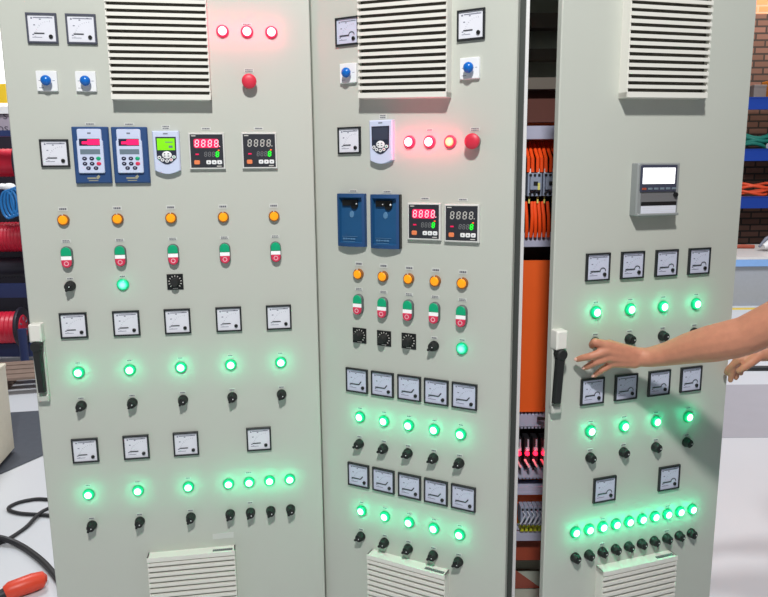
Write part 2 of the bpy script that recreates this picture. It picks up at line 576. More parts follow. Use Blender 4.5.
def duct(z0, z1, teeth=True, y=2.33):
    g = G()
    g.box((0.55, y, (z0 + z1) / 2), (0.76, 0.06, (z1 - z0) * (0.72 if teeth else 1.0)))
    for s in (1, -1) if teeth else ():                                 # comb teeth along both edges
        for i in range(60):
            g.box((0.175 + i * 0.0127, y, (z0 + z1) / 2 + s * (z1 - z0) * 0.43), (0.008, 0.055, (z1 - z0) * 0.15))
    part('wiring_duct', g, M['duct'], c2, Matrix(), smooth=False)


for z0, z1 in ((1.718, 1.760), (1.366, 1.410), (0.726, 0.784), (0.537, 0.580)):
    duct(z0, z1, z0 < 1.0)
for z, hh in ((2.088, 0.045), (1.985, 0.034), (1.895, 0.036)):
    g = G(); g.box((0.55, 2.34, z), (0.74, 0.05, hh))
    part('crossbar', g, M['bus'], c2, Matrix(), smooth=False)
g = G(); g.box((0.55, 2.36, 1.84), (0.74, 0.02, 0.13)); part('inner_panel', g, M['plate_shaded'], c2, Matrix(), smooth=False)  # dark brown sheet stands for the mounting plate in shade
g = G(); g.box((0.55, 2.37, 1.46), (0.74, 0.03, 0.44)); part('device_backing', g, M['devdark'], c2, Matrix(), smooth=False)
g = G(); g.box((0.55, 2.30, 1.055), (0.74, 0.012, 0.530)); part('inner_panel', g, M['plate_or'], c2, Matrix(), smooth=False)
g = G(); g.box((0.55, 2.37, 0.62), (0.74, 0.03, 0.20)); part('device_backing', g, M['devdark'], c2, Matrix(), smooth=False)
g = G(); g.box((0.55, 2.33, 0.496), (0.74, 0.06, 0.022)); g.box((0.55, 2.30, 0.484), (0.74, 0.004, 0.01)); part('device_rail', g, M['duct'], c2, Matrix(), smooth=False)
g = G(); g.box((0.55, 2.345, 0.456), (0.74, 0.02, 0.056)); part('inner_panel', g, M['plate_or'], c2, Matrix(), smooth=False)
g = G(); g.box((0.55, 2.33, 0.318), (0.74, 0.06, 0.036)); part('device_rail', g, M['duct'], c2, Matrix(), smooth=False)
g = G(); g.box((0.55, 2.345, 0.250), (0.74, 0.02, 0.095)); part('inner_panel', g, M['redbrown'], c2, Matrix(), smooth=False)
g = G()
g.add([(0.42, 2.28, 0.125), (0.56, 2.28, 0.125), (0.44, 2.34, 0.19), (0.42, 2.34, 0.19)], [(0, 1, 2, 3), (3, 2, 1, 0)])
part('cable_entry_flap', g, M['redbrown'], c2, Matrix(), smooth=False)

# contactors on the upper rail, cables above and below
cont = None
for i, x in enumerate((0.495, 0.545, 0.595)):
    lab = ['grey contactor at the left of the gap between the two doors',
           'grey contactor in the middle of the gap between the two doors',
           'grey contactor at the right of the gap, beside the right door edge'][i]
    W = Matrix.Translation((x, 2.30, 1.572)) @ Matrix.Rotation(PI / 2, 4, 'X')
    if cont is None:
        cont = thing('contactor', lab, 'contactor', W, 'contactors behind the door gap')
        g = G(); g.box((0, 0, 0), (0.045, 0.074, 0.05)); g.box((0, 0.004, 0.03), (0.034, 0.040, 0.02))
        part('housing', g, M['dev'], cont, smooth=False)
        g = G(); g.box((0, 0.004, 0.041), (0.014, 0.012, 0.004), 0); g.box((0.010, -0.006, 0.041), (0.007, 0.022, 0.004), 1)
        part('label_window', g, [M['devdark'], M['devy']], cont, smooth=False)
        for s in (-1, 0, 1):
            for yy in (0.030, -0.030):
                g = G(); g.lathe([(0.0045, 0.02), (0.0045, 0.028)], 10, 0, (s * 0.014, yy)); part('terminal_screw', g, M['devdark'], cont)
        for s in (-1, 1):
            g = G(); g.box((s * 0.014, 0.043, 0.01), (0.006, 0.016, 0.008)); part('wire_ferrule', g, M['white'], cont, smooth=False)
            g = G(); g.box((s * 0.014, -0.050, 0.01), (0.005, 0.022, 0.006)); part('wire_ferrule', g, M['devy'], cont, smooth=False)
    else:
        dup(cont, W, lab)
first = None
for i in range(9):
    x = 0.478 + i * 0.0145
    g = G(); dx = random.uniform(-0.004, 0.004)
    g.tube([(x, 2.365, 1.71), (x + dx * .3, 2.335, 1.684), (x + dx, 2.288, 1.655), (x + dx * .6, 2.29, 1.612)], 0.0058, 10)
    o = part('orange_cable', g, M['cable_or'])
    tag(o, 'orange cable dropping from the upper duct into the contactors', 'cable', 'orange cables above the contactors')
for i in range(9):
    x = 0.476 + i * 0.0145
    g = G(); dx = random.uniform(-0.006, 0.008)
    g.tube([(x + dx * 1.5, 2.30, 1.515), (x + dx, 2.283, 1.47), (x + dx * .4, 2.283, 1.43), (x, 2.293, 1.400)], 0.0058, 10)
    o = part('orange_cable', g, M['cable_or'])
    tag(o, 'orange cable running from under the contactors down into the lower duct', 'cable', 'orange cables below the contactors')
g = G(); g.tube([(0.53, 2.285, 0.770), (0.555, 2.268, 0.772), (0.570, 2.262, 0.745), (0.573, 2.27, 0.66), (0.575, 2.29, 0.60)], 0.006, 10)
tag(part('black_cable', g, M['cable']), 'black cable looping from the duct under the orange plate', 'cable')
# relay row with red lights
rel = None
for i, x in enumerate((0.4660, 0.4945, 0.5230, 0.5515)):
    W = Matrix.Translation((x, 2.30, 0.650)) @ Matrix.Rotation(PI / 2, 4, 'X')
    lab = f'slim relay with glowing red light behind the door gap, {ORD[4][i]} of four'
    if rel is None:
        rel = thing('relay', lab, 'relay', W, 'relays with red lights')
        g = G(); g.box((0, 0, 0), (0.018, 0.10, 0.05), 0); g.box((0.002, 0.032, 0.028), (0.004, 0.03, 0.01), 1)
        part('housing', g, [M['devdark'], M['wire_w']], rel, smooth=False)
        g = G(); g.lathe([(0.0075, 0.025), (0.0075, 0.032), (0.004, 0.037)], 12, 0, (0, -0.004)); part('status_light', g, M['ledr'], rel)
        l = bpy.data.lights.new('relay_glow', 'POINT'); l.energy = 0.03; l.color = (1.0, 0.03, 0.08); l.shadow_soft_size = 0.004
        link(bpy.data.objects.new('relay_glow', l), rel, W @ Matrix.Translation((0, -0.004, 0.050)))
        g = G(); g.box((0, -0.04, 0.028), (0.007, 0.03, 0.012), 0, Matrix.Rotation(0.5, 3, 'Z')); part('terminal_tab', g, M['pink'], rel, smooth=False)  # pink colour paints the red relay light falling on the tab
        g = G(); g.box((0, 0.013, 0.028), (0.012, 0.010, 0.012), 0); part('marker_tag', g, M['wire_w'], rel, smooth=False)
    else:
        dup(rel, W, lab)
tb = None
for i in range(7):
    W = Matrix.Translation((0.488 + i * 0.0155, 2.315, 0.390)) @ Matrix.Rotation(PI / 2, 4, 'X')
    lab = 'slim grey terminal block low in the gap between the doors'
    if tb is None:
        tb = thing('terminal_block', lab, 'terminal block', W, 'terminal blocks low in the gap')
        g = G(); g.box((0, 0.012, 0), (0.0135, 0.065, 0.05)); part('housing', g, M['dev'], tb, smooth=False)
        g = G(); g.box((0, -0.038, 0.0), (0.0125, 0.022, 0.045)); part('earth_terminal', g, M['wire_y'], tb, smooth=False)
        g = G(); g.tube([(0, 0.03, 0.02), (0.006, 0.025, 0.045), (-0.012, -0.005, 0.05), (-0.018, -0.02, 0.03)], 0.0032, 8); part('wire', g, M['wire_w'], tb)
        g = G(); g.lathe([(0.0045, 0.025), (0.0045, 0.027)], 10, 0, (0, 0.036)); part('screw', g, M['devdark'], tb)
    else:
        dup(tb, W, lab)


# ------------------------------------------------------------------ panel devices
# ---- analog meters
def make_meter(label, W, group, style, fm='frame', s=0.072):
    t = thing('panel_meter', label, 'meter', W, group)
    g = G(); b = 0.0042 if style else 0.0046
    g.frame(s, s, s - 2 * b, s - 2 * b, 0, 0.0075, 0, bev=0.0012)
    part('bezel', g, M[fm], t, smooth=False)
    g = G(); w = s - 2 * b + 0.0006
    g.box((0, 0, 0.002), (w, w, 0.004), 0)
    z = 0.00425
    g.box((0.004, w * 0.39, z), (w * 0.72, 0.0022, 0.0004), 1)
    n = 11
    cx, cy = w * 0.30, -w * 0.30
    for i in range(n):                                 # quarter-circle scale
        a = PI / 2 + (PI / 2) * i / (n - 1)
        r = w * 0.56
        L = 0.004 if i % 5 == 0 else 0.002
        g.box((cx + r * math.cos(a), cy + r * math.sin(a), z), (L, 0.0006, 0.0004), 1, Matrix.Rotation(a, 3, 'Z'))
    for i, (a, r) in enumerate(((PI * 0.52, .70), (PI * 0.66, .72), (PI * 0.80, .71), (PI * 0.97, .64))):
        g.box((cx + r * w * math.cos(a), cy + r * w * math.sin(a), z), (0.0045, 0.0024, 0.0004), 1)
    g.box((-w * 0.2, -w * 0.34, z), (w * 0.36, 0.0012, 0.0004), 1)
    g.box((-w * 0.36, w * 0.37, z), (0.004, 0.004, 0.0004), 1)
    part('dial_face', g, [M['dial' if style == 0 else 'dial2'], M['ink']], t, smooth=False)
    g = G()
    if style == 0:
        g.box((-w * 0.11, -w * 0.19, 0.0052), (w * 0.38, 0.0024, 0.0006))
    else:
        g.box((-w * 0.12, -w * 0.17, 0.0052), (w * 0.46, 0.0028, 0.0006))
        if style == 1:
            g.box((w * 0.175, -w * 0.10, 0.0052), (w * 0.20, 0.0028, 0.0006), 0, Matrix.Rotation(0.9, 3, 'Z'))
        else:
            pts = [(w * 0.22 + w * 0.13 * math.cos(a), -w * 0.17 + w * 0.13 * math.sin(a)) for a in [PI * k / 10 for k in range(0, 11)]]
            for p, q in zip(pts[:-1], pts[1:]):
                d = Vector((q[0] - p[0], q[1] - p[1], 0))
                g.box(((p[0] + q[0]) / 2, (p[1] + q[1]) / 2, 0.0052), (d.length * 1.1, 0.0016, 0.0006), 0, Matrix.Rotation(math.atan2(d.y, d.x), 3, 'Z'))
    part('needle', g, M['inkd'], t, smooth=False)
    g = G(); g.lathe([(0.0050, 0.003), (0.0050, 0.0068), (0.004, 0.0075)], 16, 0, (w * 0.31, -w * 0.31))
    part('zero_screw', g, M['black'], t)
    return t


meters = []
for i, u in enumerate((-0.4075, -0.3115)):
    meters.append((1, u, 0.3856, 0, 'frame2', 0.0745, f'slate framed analog meter at top of left door, {ORD[2][i]} one of the pair', 'top meters of the left door'))
meters.append((1, -0.4040, 0.0712, 0, 'frame', 0.0722, 'analog meter beside the navy keypads on the left door', None))
for i, u in enumerate((-0.3955, -0.2557, -0.1172, 0.0246, 0.1662)):
    meters.append((1, u, -0.3957, 0, 'frame', 0.072, f'analog meter in the upper row of left door, {ORD[5][i]} of five', 'upper meter row of the left door'))
for i, u in enumerate((-0.3945, -0.2545, -0.1150, 0.0946)):
    meters.append((1, u, -0.7614, 0, 'frame', 0.072, f'analog meter in the lower row of left door, {ORD[4][i]} of four', 'lower meter row of the left door'))
meters.append((2, -0.0868, 0.3850, 2, 'frame', 0.072, 'analog meter partly behind the top vent of the middle door', None))
meters.append((2, 0.2634, 0.3650, 0, 'frame', 0.072, 'analog meter at top right of the middle door above a blue knob', None))
meters.append((2, -0.0863, 0.1003, 0, 'frame', 0.072, 'analog meter left of the lavender keypad on the middle door', None))
UM2 = (-0.0752, 0.0085, 0.0928, 0.1748, 0.2570)
for i, u in enumerate(UM2):
    meters.append((2, u, -0.5806, 1, 'frame', 0.072, f'analog meter in the upper row of middle door, {ORD[5][i]} of five', 'upper meter row of the middle door'))
for i, u in enumerate(UM2):
    meters.append((2, u, -0.8731, 1, 'frame', 0.072, f'analog meter in the lower row of middle door, {ORD[5][i]} of five', 'lower meter row of the middle door'))
UM3 = (-0.2578, -0.1514, -0.0427, 0.0653)
for i, u in enumerate(UM3):
    meters.append((3, u, -0.2324, 2, 'frame', 0.072, f'analog meter in the top row of right door, {ORD[4][i]} of four', 'top meter row of the right door'))
for i, u in enumerate(UM3):
    meters.append((3, u, -0.5647, 2, 'frame', 0.072, f'analog meter under the reaching arm on right door, {ORD[4][i]} of four', 'meters under the arm'))
for i, u in enumerate((-0.2041, 0.0124)):
    meters.append((3, u, -0.8512, 2, 'frame', 0.072, f'analog meter above the ten lamp row on right door, {ORD[2][i]} one', 'lower pair of meters on the right door'))
proto = {}
for k, u, v, st, fm, s, lab, grp in meters:
    W = PM(k, u, v)
    key = (st, fm, s)
    if key not in proto:
        proto[key] = make_meter(lab, W, grp, st, fm, s)
    else:
        o = dup(proto[key], W, lab, grp)
        if not grp and 'group' in o:
            del o['group']
mt = [o for o in COL.objects if o.name == 'panel_meter.001']


# ---- pilot lights
GLOW = {'green_led': ((0.0, 1.0, 0.45), 0.052), 'green_soft': ((0.02, 1.0, 0.55), 0.010), 'red_led': ((1.0, 0.04, 0.14), 0.095), 'amber_led': ((1.0, 0.04, 0.12), 0.08)}
def make_lamp(label, W, group, lens, ring):
    t = thing('pilot_light', label, 'indicator light', W, group)
    g = G(); g.lathe([(0.0168, 0), (0.0168, 0.0030), (0.0140, 0.0045)], 28, 0); part('bezel', g, M[ring], t)
    g = G(); g.lathe([(0.0138, 0.003), (0.0138, 0.0066), (0.0126, 0.0084), (0.0100, 0.0096), (0.0060, 0.0103), (0.0020, 0.0106)], 20, 0)
    part('lens', g, M[lens], t, angle=60)
    if GLOW.get(lens):
        rgb, watt = GLOW[lens]
        l = bpy.data.lights.new('halo_light', 'POINT'); l.energy = watt; l.color = rgb; l.shadow_soft_size = 0.006
        lo = bpy.data.objects.new('halo_light', l)
        link(lo, t, W @ Matrix.Translation((0, 0.001, 0.025)))  # unseen light added ahead of the lens to throw its halo
    return t


lamps = []
for i, u in enumerate((0.0455, 0.1098, 0.1744)):
    lamps.append((1, u, 0.3880, 'red_led', 'lampring_red', f'glowing red lamp at top right of left door, {ORD[3][i]} of three', 'red lamps of the left door', (i == 1, 0.019, 0.026)))
for i, u in enumerate((0.0955, 0.1530, 0.2105)):
    lamps.append((2, u, 0.0905 - 0.0015 * i, 'amber_led' if i == 2 else 'red_led', 'lampring_red',
                  ['glowing red lamp beside the lavender keypad, leftmost of three', 'glowing red lamp with pale centre, middle of three on the middle door',
                   'red lamp with amber centre beside the emergency stop of middle door'][i], 'red lamps of the middle door', (i == 1, 0.030, 0.018)))
lamps.append((1, -0.2575, -0.2860, 'green_soft', 'lampring', 'dim green lamp under the second start stop button of left door', None, (True, 0.023, 0.018)))
lamps.append((2, 0.2480, -0.4505, 'green_soft', 'lampring', 'dim green lamp under the rightmost start stop button of middle door', None, (True, 0.023, 0.018)))
U5 = (-0.3942, -0.2562, -0.1162, 0.0238, 0.1672)
for i, u in enumerate(U5):
    lamps.append((1, u, -0.5305, 'green_led', 'lampring', f'glowing green lamp under the upper meters of left door, {ORD[5][i]} of five', 'upper green lamps of the left door', (True, 0.027, 0.016)))
for i, u in enumerate((-0.3965, -0.2592, -0.1162)):
    lamps.append((1, u, -0.8960, 'green_led', 'lampring', f'glowing green lamp in the low row of left door, {ORD[3][i]} of the spaced three', 'low spaced green lamps of the left door', (True, 0.027, 0.016)))
for i, u in enumerate((0.0000, 0.0603, 0.1206, 0.1810)):
    lamps.append((1, u, -0.8960, 'green_led', 'lampring', f'glowing green lamp in the close group low on left door, {ORD[4][i]} of four', 'close group of green lamps on the left door', (i == 1, 0.030, 0.020)))
U2 = (-0.0672, 0.0121, 0.0905, 0.1690, 0.2470)
for v, row in ((-0.6905, 'upper'), (-0.9855, 'lower')):
    for i, u in enumerate(U2):
        lamps.append((2, u, v, 'green_led', 'lampring', f'glowing green lamp under the {row} meters of middle door, {ORD[5][i]} of five', f'{row} green lamps of the middle door', (True, 0.026, 0.016)))
U3 = (-0.2572, -0.1500, -0.0440, 0.0662)
for v, row, gname in ((-0.3510, 'above the arm', 'upper'), (-0.6760, 'below the arm', 'middle')):
    for i, u in enumerate(U3):
        lamps.append((3, u, v, 'green_led', 'lampring', f'glowing green lamp {row} on right door, {ORD[4][i]} of four', f'{gname} green lamps of the right door', (True, 0.026, 0.018)))
U10 = [-0.2920 + 0.04400 * i for i in range(10)]
for i, u in enumerate(U10):
    lamps.append((3, u, -0.9630, 'green_led', 'lampring', f'glowing green lamp in the close bottom row of right door, {ORD[10][i]} of ten', 'bottom green lamps of the right door', (i in (2, 7), 0.024, 0.018)))
proto = {}
for k, u, v, lens, ring, lab, grp, (pl, dy, w) in lamps:
    key = (lens, pl, dy, w)
    if key not in proto:
        proto[key] = make_lamp(lab, PM(k, u, v), grp, lens, ring)
        if pl:
            tag_plate(proto[key], 0.0, dy, w, 0.007, 1)
    else:
        dup(proto[key], PM(k, u, v), lab, grp)


# ---- selector switches
def make_selector(label, W, group, ang, tab=0.015, tall=1.0):
    t = thing('selector_switch', label, 'switch', W, group)
    g = G(); g.lathe([(0.0143, 0), (0.0143, 0.005), (0.0125, 0.008)], 28, 0); part('bezel', g, M['black'], t)
    g = G(); g.lathe([(0.0122, 0.007), (0.0118, 0.021 * tall), (0.0098, 0.0245 * tall)], 24, 0)
    R = Matrix.Rotation(ang, 4, 'Z')
    pl = [tuple((R @ Vector(p))[:2]) for p in ((-0.009, -0.005, 0), (tab - 0.003, -0.0035, 0), (tab, 0, 0), (tab - 0.003, 0.0035, 0), (-0.009, 0.005, 0))]
    g.prism(pl, 0.010, 0.0275 * tall, 0, 0.0015)
    kn = part('knob', g, M['blackm'], t)
    g = G()
    c = R @ Vector((-0.003, 0, 0))
    g.lathe([(0.0016, 0.0274 * tall), (0.0014, 0.0282 * tall)], 10, 0, (0.003, 0.0005)); part('knob_glint', g, M['white'], kn)  # white dot painted as the highlight on the knob
    return t


sels = []
LL = math.radians(232)
sels.append((1, -0.3950, -0.2850, math.radians(240), 'black selector switch under the leftmost start stop button of left door', None, (True, 0.020)))
sels.append((2, 0.1675, -0.4520, math.radians(220), 'black selector switch between the potentiometers and dim green lamp, middle door', None, (True, 0.022)))
for i, u in enumerate((-0.3943, -0.2560, -0.1158, 0.0235, 0.1660)):
    sels.append((1, u, -0.6275, LL, f'black selector switch under upper green lamps of left door, {ORD[5][i]} of five', 'upper selectors of the left door', (True, 0.021)))
for i, u in enumerate((-0.3945, -0.2605, -0.1145)):
    sels.append((1, u, -0.9925, LL, f'black selector switch low on left door, {ORD[3][i]} of the spaced three', 'low spaced selectors of the left door', (True, 0.021)))
for i, u in enumerate((0.0002, 0.0603, 0.1206, 0.1805)):
    sels.append((1, u, -0.9925, LL, f'black selector switch in the close group low on left door, {ORD[4][i]} of four', 'close group of selectors on the left door', (i == 1, 0.030)))
for v, row in ((-0.7738, 'upper'), (-1.0690, 'lower')):
    for i, u in enumerate((-0.0705, 0.0100, 0.0880, 0.1672, 0.2442)):
        sels.append((2, u, v, math.radians(212), f'black selector switch under {row} green lamps of middle door, {ORD[5][i]} of five', f'{row} selectors of the middle door', (True, 0.021)))
for v, row, gname in ((-0.4320, 'behind the hand and arm', 'upper'), (-0.7516, 'below the arm', 'lower')):
    for i, u in enumerate((-0.2580, -0.1507, -0.0432, 0.0635)):
        sels.append((3, u + 0.003, v, math.radians(250), f'black selector switch {row} on right door, {ORD[4][i]} of four', f'{gname} selectors of the right door', (True, 0.021)))
for i, u in enumerate([-0.2926 + 0.0440 * i for i in range(10)]):
    sels.append((3, u + 0.003, -1.0385, math.radians(265), f'black selector switch in the bottom row of right door, {ORD[10][i]} of ten', 'bottom selectors of the right door', (i in (2, 7), 0.022)))
proto = {}
for k, u, v, an, lab, grp, (pl, dy) in sels:
    key = (round(an, 3), pl, dy)
    if key not in proto:
        proto[key] = make_selector(lab, PM(k, u, v), grp, an, {1: 0.0150, 2: 0.0165, 3: 0.0120}[k], {1: 1.0, 2: 0.85, 3: 0.75}[k])
        if pl:
            tag_plate(proto[key], 0.0, dy, 0.018, 0.008, 1)
    else:
        o = dup(proto[key], PM(k, u, v), lab, grp)


# ---- orange push buttons
def make_orange(label, W, group):
    t = thing('push_button', label, 'button', W, group)
    g = G(); g.lathe([(0.0152, 0), (0.0152, 0.008), (0.0138, 0.0105), (0.0122, 0.0105), (0.0122, 0.006)], 28, 0); part('bezel', g, M['orange_ring'], t)
    g = G(); g.lathe([(0.0118, 0.004), (0.0118, 0.011), (0.0100, 0.0128), (0.005, 0.0134)], 24, 0); part('cap', g, M['orange_cap'], t)
    g = G(); g.box((0.0, 0.0138, 0.0108), (0.003, 0.003, 0.001)); part('notch_highlight', g, M['plate'], t, smooth=False)  # pale block: top notch with its highlight painted in
    tag_plate(t, 0.0, 0.029, 0.024, 0.012, 1)
    return t


pr = None
for i, u in enumerate((-0.3973, -0.2578, -0.1172, 0.0236, 0.1632)):
    lab = f'orange button in the row under left door keypads, {ORD[5][i]} of five'
    W = PM(1, u, -0.1048)
    if pr is None:
        pr = make_orange(lab, W, 'orange buttons of the left door')
    else:
        dup(pr, W, lab)
for i, (u, v) in enumerate(zip((-0.0638, 0.0144, 0.0932, 0.1714, 0.2483), (-0.268, -0.270, -0.272, -0.2735, -0.2745))):
    dup(pr, PM(2, u, v), f'orange button above start stop buttons of middle door, {ORD[5][i]} of five', 'orange buttons of the middle door')


# ---- double start / stop buttons
def stadium(w, h, y0=0.0, top=True, bot=True, n=9):
    r = w / 2
    pts = []
    if top:
        pts += [(r * math.cos(a), y0 + h / 2 - r + r * math.sin(a)) for a in [PI * i / (n - 1) for i in range(n)]]
    else:
        pts += [(r, y0 + h / 2), (-r, y0 + h / 2)]
    if bot:
        pts += [(r * math.cos(a), y0 - h / 2 + r + r * math.sin(a)) for a in [PI + PI * i / (n - 1) for i in range(n)]]
    else:
        pts += [(-r, y0 - h / 2), (r, y0 - h / 2)]
    return pts


def make_ss(label, W, group):
    t = thing('start_stop_button', label, 'button', W, group)
    g = G(); g.prism(stadium(0.0300, 0.0590), 0, 0.011, 0, 0.002); part('body', g, M['btn_body'], t)
    g = G(); g.prism(stadium(0.0264, 0.0240, 0.0155, True, False), 0.010, 0.0150, 0, 0.0015); part('start_cap', g, M['green_btn'], t)
    g = G(); g.box((0, -0.0020, 0.0115), (0.0264, 0.0100, 0.0050)); part('indicator', g, M['white_ind'], t, smooth=False)
    g = G(); g.prism(stadium(0.0264, 0.0205, -0.0178, False, True), 0.010, 0.0160, 0, 0.0015)
    sc = part('stop_cap', g, M['red_btn'], t)
    g = G(); n = 16
    for i in range(n):
        a = 2 * PI * i / n
        g.box((0.0052 * math.cos(a), -0.0165 + 0.0052 * math.sin(a), 0.0161), (0.0022, 0.0024, 0.0006), 0, Matrix.Rotation(a, 3, 'Z'))
    part('stop_mark', g, M['pink'], sc, smooth=False)
    tag_plate(t, 0.0, 0.043, 0.024, 0.009, 2)
    return t


pr = None
for i, u in enumerate((-0.3962, -0.2572, -0.1168, 0.0234, 0.1643)):
    lab = f'green and red start stop button on left door, {ORD[5][i]} of five'
    W = PM(1, u, -0.2055)
    if pr is None:
        pr = make_ss(lab, W, 'start stop buttons of the left door')
    else:
        dup(pr, W, lab)
for i, (u, v) in enumerate(zip((-0.0648, 0.0134, 0.0922, 0.1699, 0.2475), (-0.3545, -0.3575, -0.3588, -0.3600, -0.3620))):
    dup(pr, PM(2, u, v), f'green and red start stop button on middle door, {ORD[5][i]} of five', 'start stop buttons of the middle door')


# ---- emergency stops
def make_estop(label, W):
    t = thing('emergency_stop_button', label, 'emergency stop')
    t.matrix_basis = W; WM[t.name] = W
    g = G(); g.lathe([(0.0160, 0), (0.0160, 0.006), (0.0120, 0.008), (0.0120, 0.014)], 28, 0); part('collar', g, M['collar'], t)
    g = G(); g.lathe([(0.0125, 0.012), (0.0188, 0.015), (0.0198, 0.020), (0.0190, 0.025), (0.0150, 0.0285), (0.007, 0.030)], 32, 0); part('mushroom_cap', g, M['estop'], t)
    tag_plate(t, 0.0, 0.030, 0.026, 0.010, 2)
    return t


e1 = make_estop('red mushroom emergency stop under the three red lamps of left door', PM(1, 0.1104, 0.2584))
dup(e1, PM(2, 0.2765, 0.0860), 'red mushroom emergency stop right of the red lamps on middle door')


# ---- potentiometers
def make_pot(label, W, group=None):
    t = thing('potentiometer', label, 'potentiometer', W, group)
    g = G(); g.box((0, 0, 0.001), (0.044, 0.044, 0.002), 0)
    for i in range(11):
        a = math.radians(-135 - 90 + 27 * i * -1 + 0) if False else math.radians(225 - 27 * i)
        g.box((0.0165 * math.cos(a), 0.0165 * math.sin(a), 0.0022), (0.0042, 0.0022, 0.0004), 1, Matrix.Rotation(a, 3, 'Z'))
    g.box((0, -0.0185, 0.0022), (0.014, 0.002, 0.0004), 1)
    part('scale_plate', g, [M['black'], M['seg_off']], t, smooth=False)
    g = G(); g.lathe([(0.0125, 0.002), (0.0125, 0.006), (0.0110, 0.007), (0.0105, 0.022), (0.0090, 0.024)], 24, 0); part('knob', g, M['blackm'], t)
    return t


p1 = make_pot('black square potentiometer under the third start stop button of left door', PM(1, -0.1173, -0.2830))
for i, (u, v) in enumerate(((-0.0650, -0.4460), (0.0142, -0.4465), (0.0913, -0.4465))):
    dup(p1, PM(2, u, v), f'black square potentiometer in the row of middle door, {ORD[3][i]} of three', 'potentiometers of the middle door')


# ---- blue ball knobs on white plates
def make_ballknob(label, W):
    t = thing('rotary_switch', label, 'switch', W)
    g = G(); g.prism(rrect(0.051, 0.051, 0.002), 0, 0.009, 0, 0.0012); part('plate', g, M['white'], t)
    for x, y, L in ((-0.0165, 0.001, 0.006), (0.0175, 0.001, 0.006), (-0.014, -0.017, 0.012)):
        g = G(); g.box((x, y, 0.0091), (L, 0.0012, 0.0004), 0); part('printed_mark', g, M['ink'], t, smooth=False)
    g = G(); g.lathe([(0.0070, 0.009), (0.0055, 0.012), (0.0050, 0.014)], 16, 0); part('stem', g, M['collar'], t)
    g = G(); g.ball((0.002, 0.0, 0.0225), (0.0132, 0.0132, 0.0110), 0, 20, 12); part('ball_knob', g, M['bluek'], t, angle=80)
    return t


k1 = make_ballknob('blue ball knob on white plate, left one near top of left door', PM(1, -0.4064, 0.2545))
dup(k1, PM(1, -0.3103, 0.2545), 'blue ball knob on white plate, right one near top of left door')
dup(k1, PM(2, -0.0835, 0.2765), 'blue ball knob on white plate, half behind the vent of middle door')
dup(k1, PM(2, 0.2628, 0.2625), 'blue ball knob on white plate at top right of middle door')

# ---- temperature controllers
SEG = {'a': (0, 1, 'h'), 'g': (0, 0, 'h'), 'd': (0, -1, 'h'), 'f': (-1, .5, 'v'), 'b': (1, .5, 'v'), 'e': (-1, -.5, 'v'), 'c': (1, -.5, 'v')}


def digit(g, x, y, w, h, t, z, mi=0, which='abcdefg'):
    for s in which:
        sx, sy, o = SEG[s]
        cx, cy = x + sx * w / 2 + sy * h / 2 * 0.10, y + sy * h / 2
        if o == 'h':
            g.box((cx, cy, z), (w * 0.72, t, 0.0004), mi)
        else:
            g.box((cx, cy, z), (t, h / 2 * 0.78, 0.0004), mi, Matrix.Rotation(-0.10, 3, 'Z'))


def make_tc(label, W, lit, group):
    t = thing('temperature_controller', label, 'temperature controller', W, group)
    g = G(); g.frame(0.0955, 0.0975, 0.087, 0.089, 0, 0.010, 0, bev=0.0015); part('bezel', g, M['tc_frame'], t, smooth=False)
    g = G(); g.box((0, 0, 0.0045), (0.0874, 0.0894, 0.009), 0)
    if lit:
        g.prism(rrect(0.066, 0.024, 0.005, (-0.001, 0.0205)), 0.009, 0.0092, 2)
    g.box((-0.034, 0.0405, 0.0092), (0.012, 0.0024, 0.0004), 1)
    g.box((0.031, -0.0405, 0.0092), (0.013, 0.0024, 0.0004), 1)
    part('front_face', g, [M['tc_face'], M['seg_off'], M['seg_glow']], t, smooth=False)
    g = G()
    for i in range(4):
        digit(g, -0.0255 + i * 0.0172, 0.0205, 0.0085, 0.0175, 0.0024, 0.0096)
    g.box((0.0345, 0.0125, 0.0096), (0.0025, 0.0025, 0.0004))
    part('upper_digits', g, M['seg_red' if lit else 'seg_off'], t, smooth=False)
    g = G()
    for i in range(3):
        digit(g, -0.0035 + i * 0.0102, -0.0085, 0.0056, 0.0118, 0.0014, 0.0096)
    part('lower_digits', g, M['seg_dim'], t, smooth=False)
    g = G(); digit(g, 0.0275, -0.0085, 0.0064, 0.0128, 0.0030, 0.0096); part('green_digit', g, M['seg_green'], t, smooth=False)
    g = G(); g.box((0.0315, 0.0020, 0.0096), (0.0045, 0.0030, 0.0004)); part('output_dot', g, M['seg_dot'], t, smooth=False)
    g = G(); g.box((-0.026, -0.0085, 0.0096), (0.009, 0.0036, 0.0004)); part('status_mark', g, M['seg_glow'], t, smooth=False)
    g = G(); g.prism(rrect(0.0150, 0.0115, 0.003, (-0.0275, -0.0300)), 0.009, 0.0108, 0, 0.0006); part('orange_key', g, M['tc_or'], t)
    for i in range(3):
        g = G(); g.prism(rrect(0.0128, 0.0110, 0.003, (0.0035 + i * 0.0146, -0.0300)), 0.009, 0.0108, 0, 0.0006)
        g.prism([(0.0035 + i * 0.0146 - 0.0024, -0.0312), (0.0035 + i * 0.0146 + 0.0024, -0.0312), (0.0035 + i * 0.0146, -0.0280)], 0.0108, 0.0110, 1)
        part('white_key', g, [M['white'], M['tc_face']], t)
    tag_plate(t, 0.0, 0.0600, 0.026, 0.008, 1)
    return t


t1 = make_tc('temperature controller with lit pink digits on the left door', PM(1, -0.0110, 0.0750), True, None)
t2 = make_tc('temperature controller with unlit white digits on the left door', PM(1, 0.1300, 0.0757), False, None)
dup(t1, PM(2, 0.1400, -0.1163), 'temperature controller with lit pink digits on the middle door')
dup(t2, PM(2, 0.2461, -0.1186), 'temperature controller with unlit white digits on the middle door')


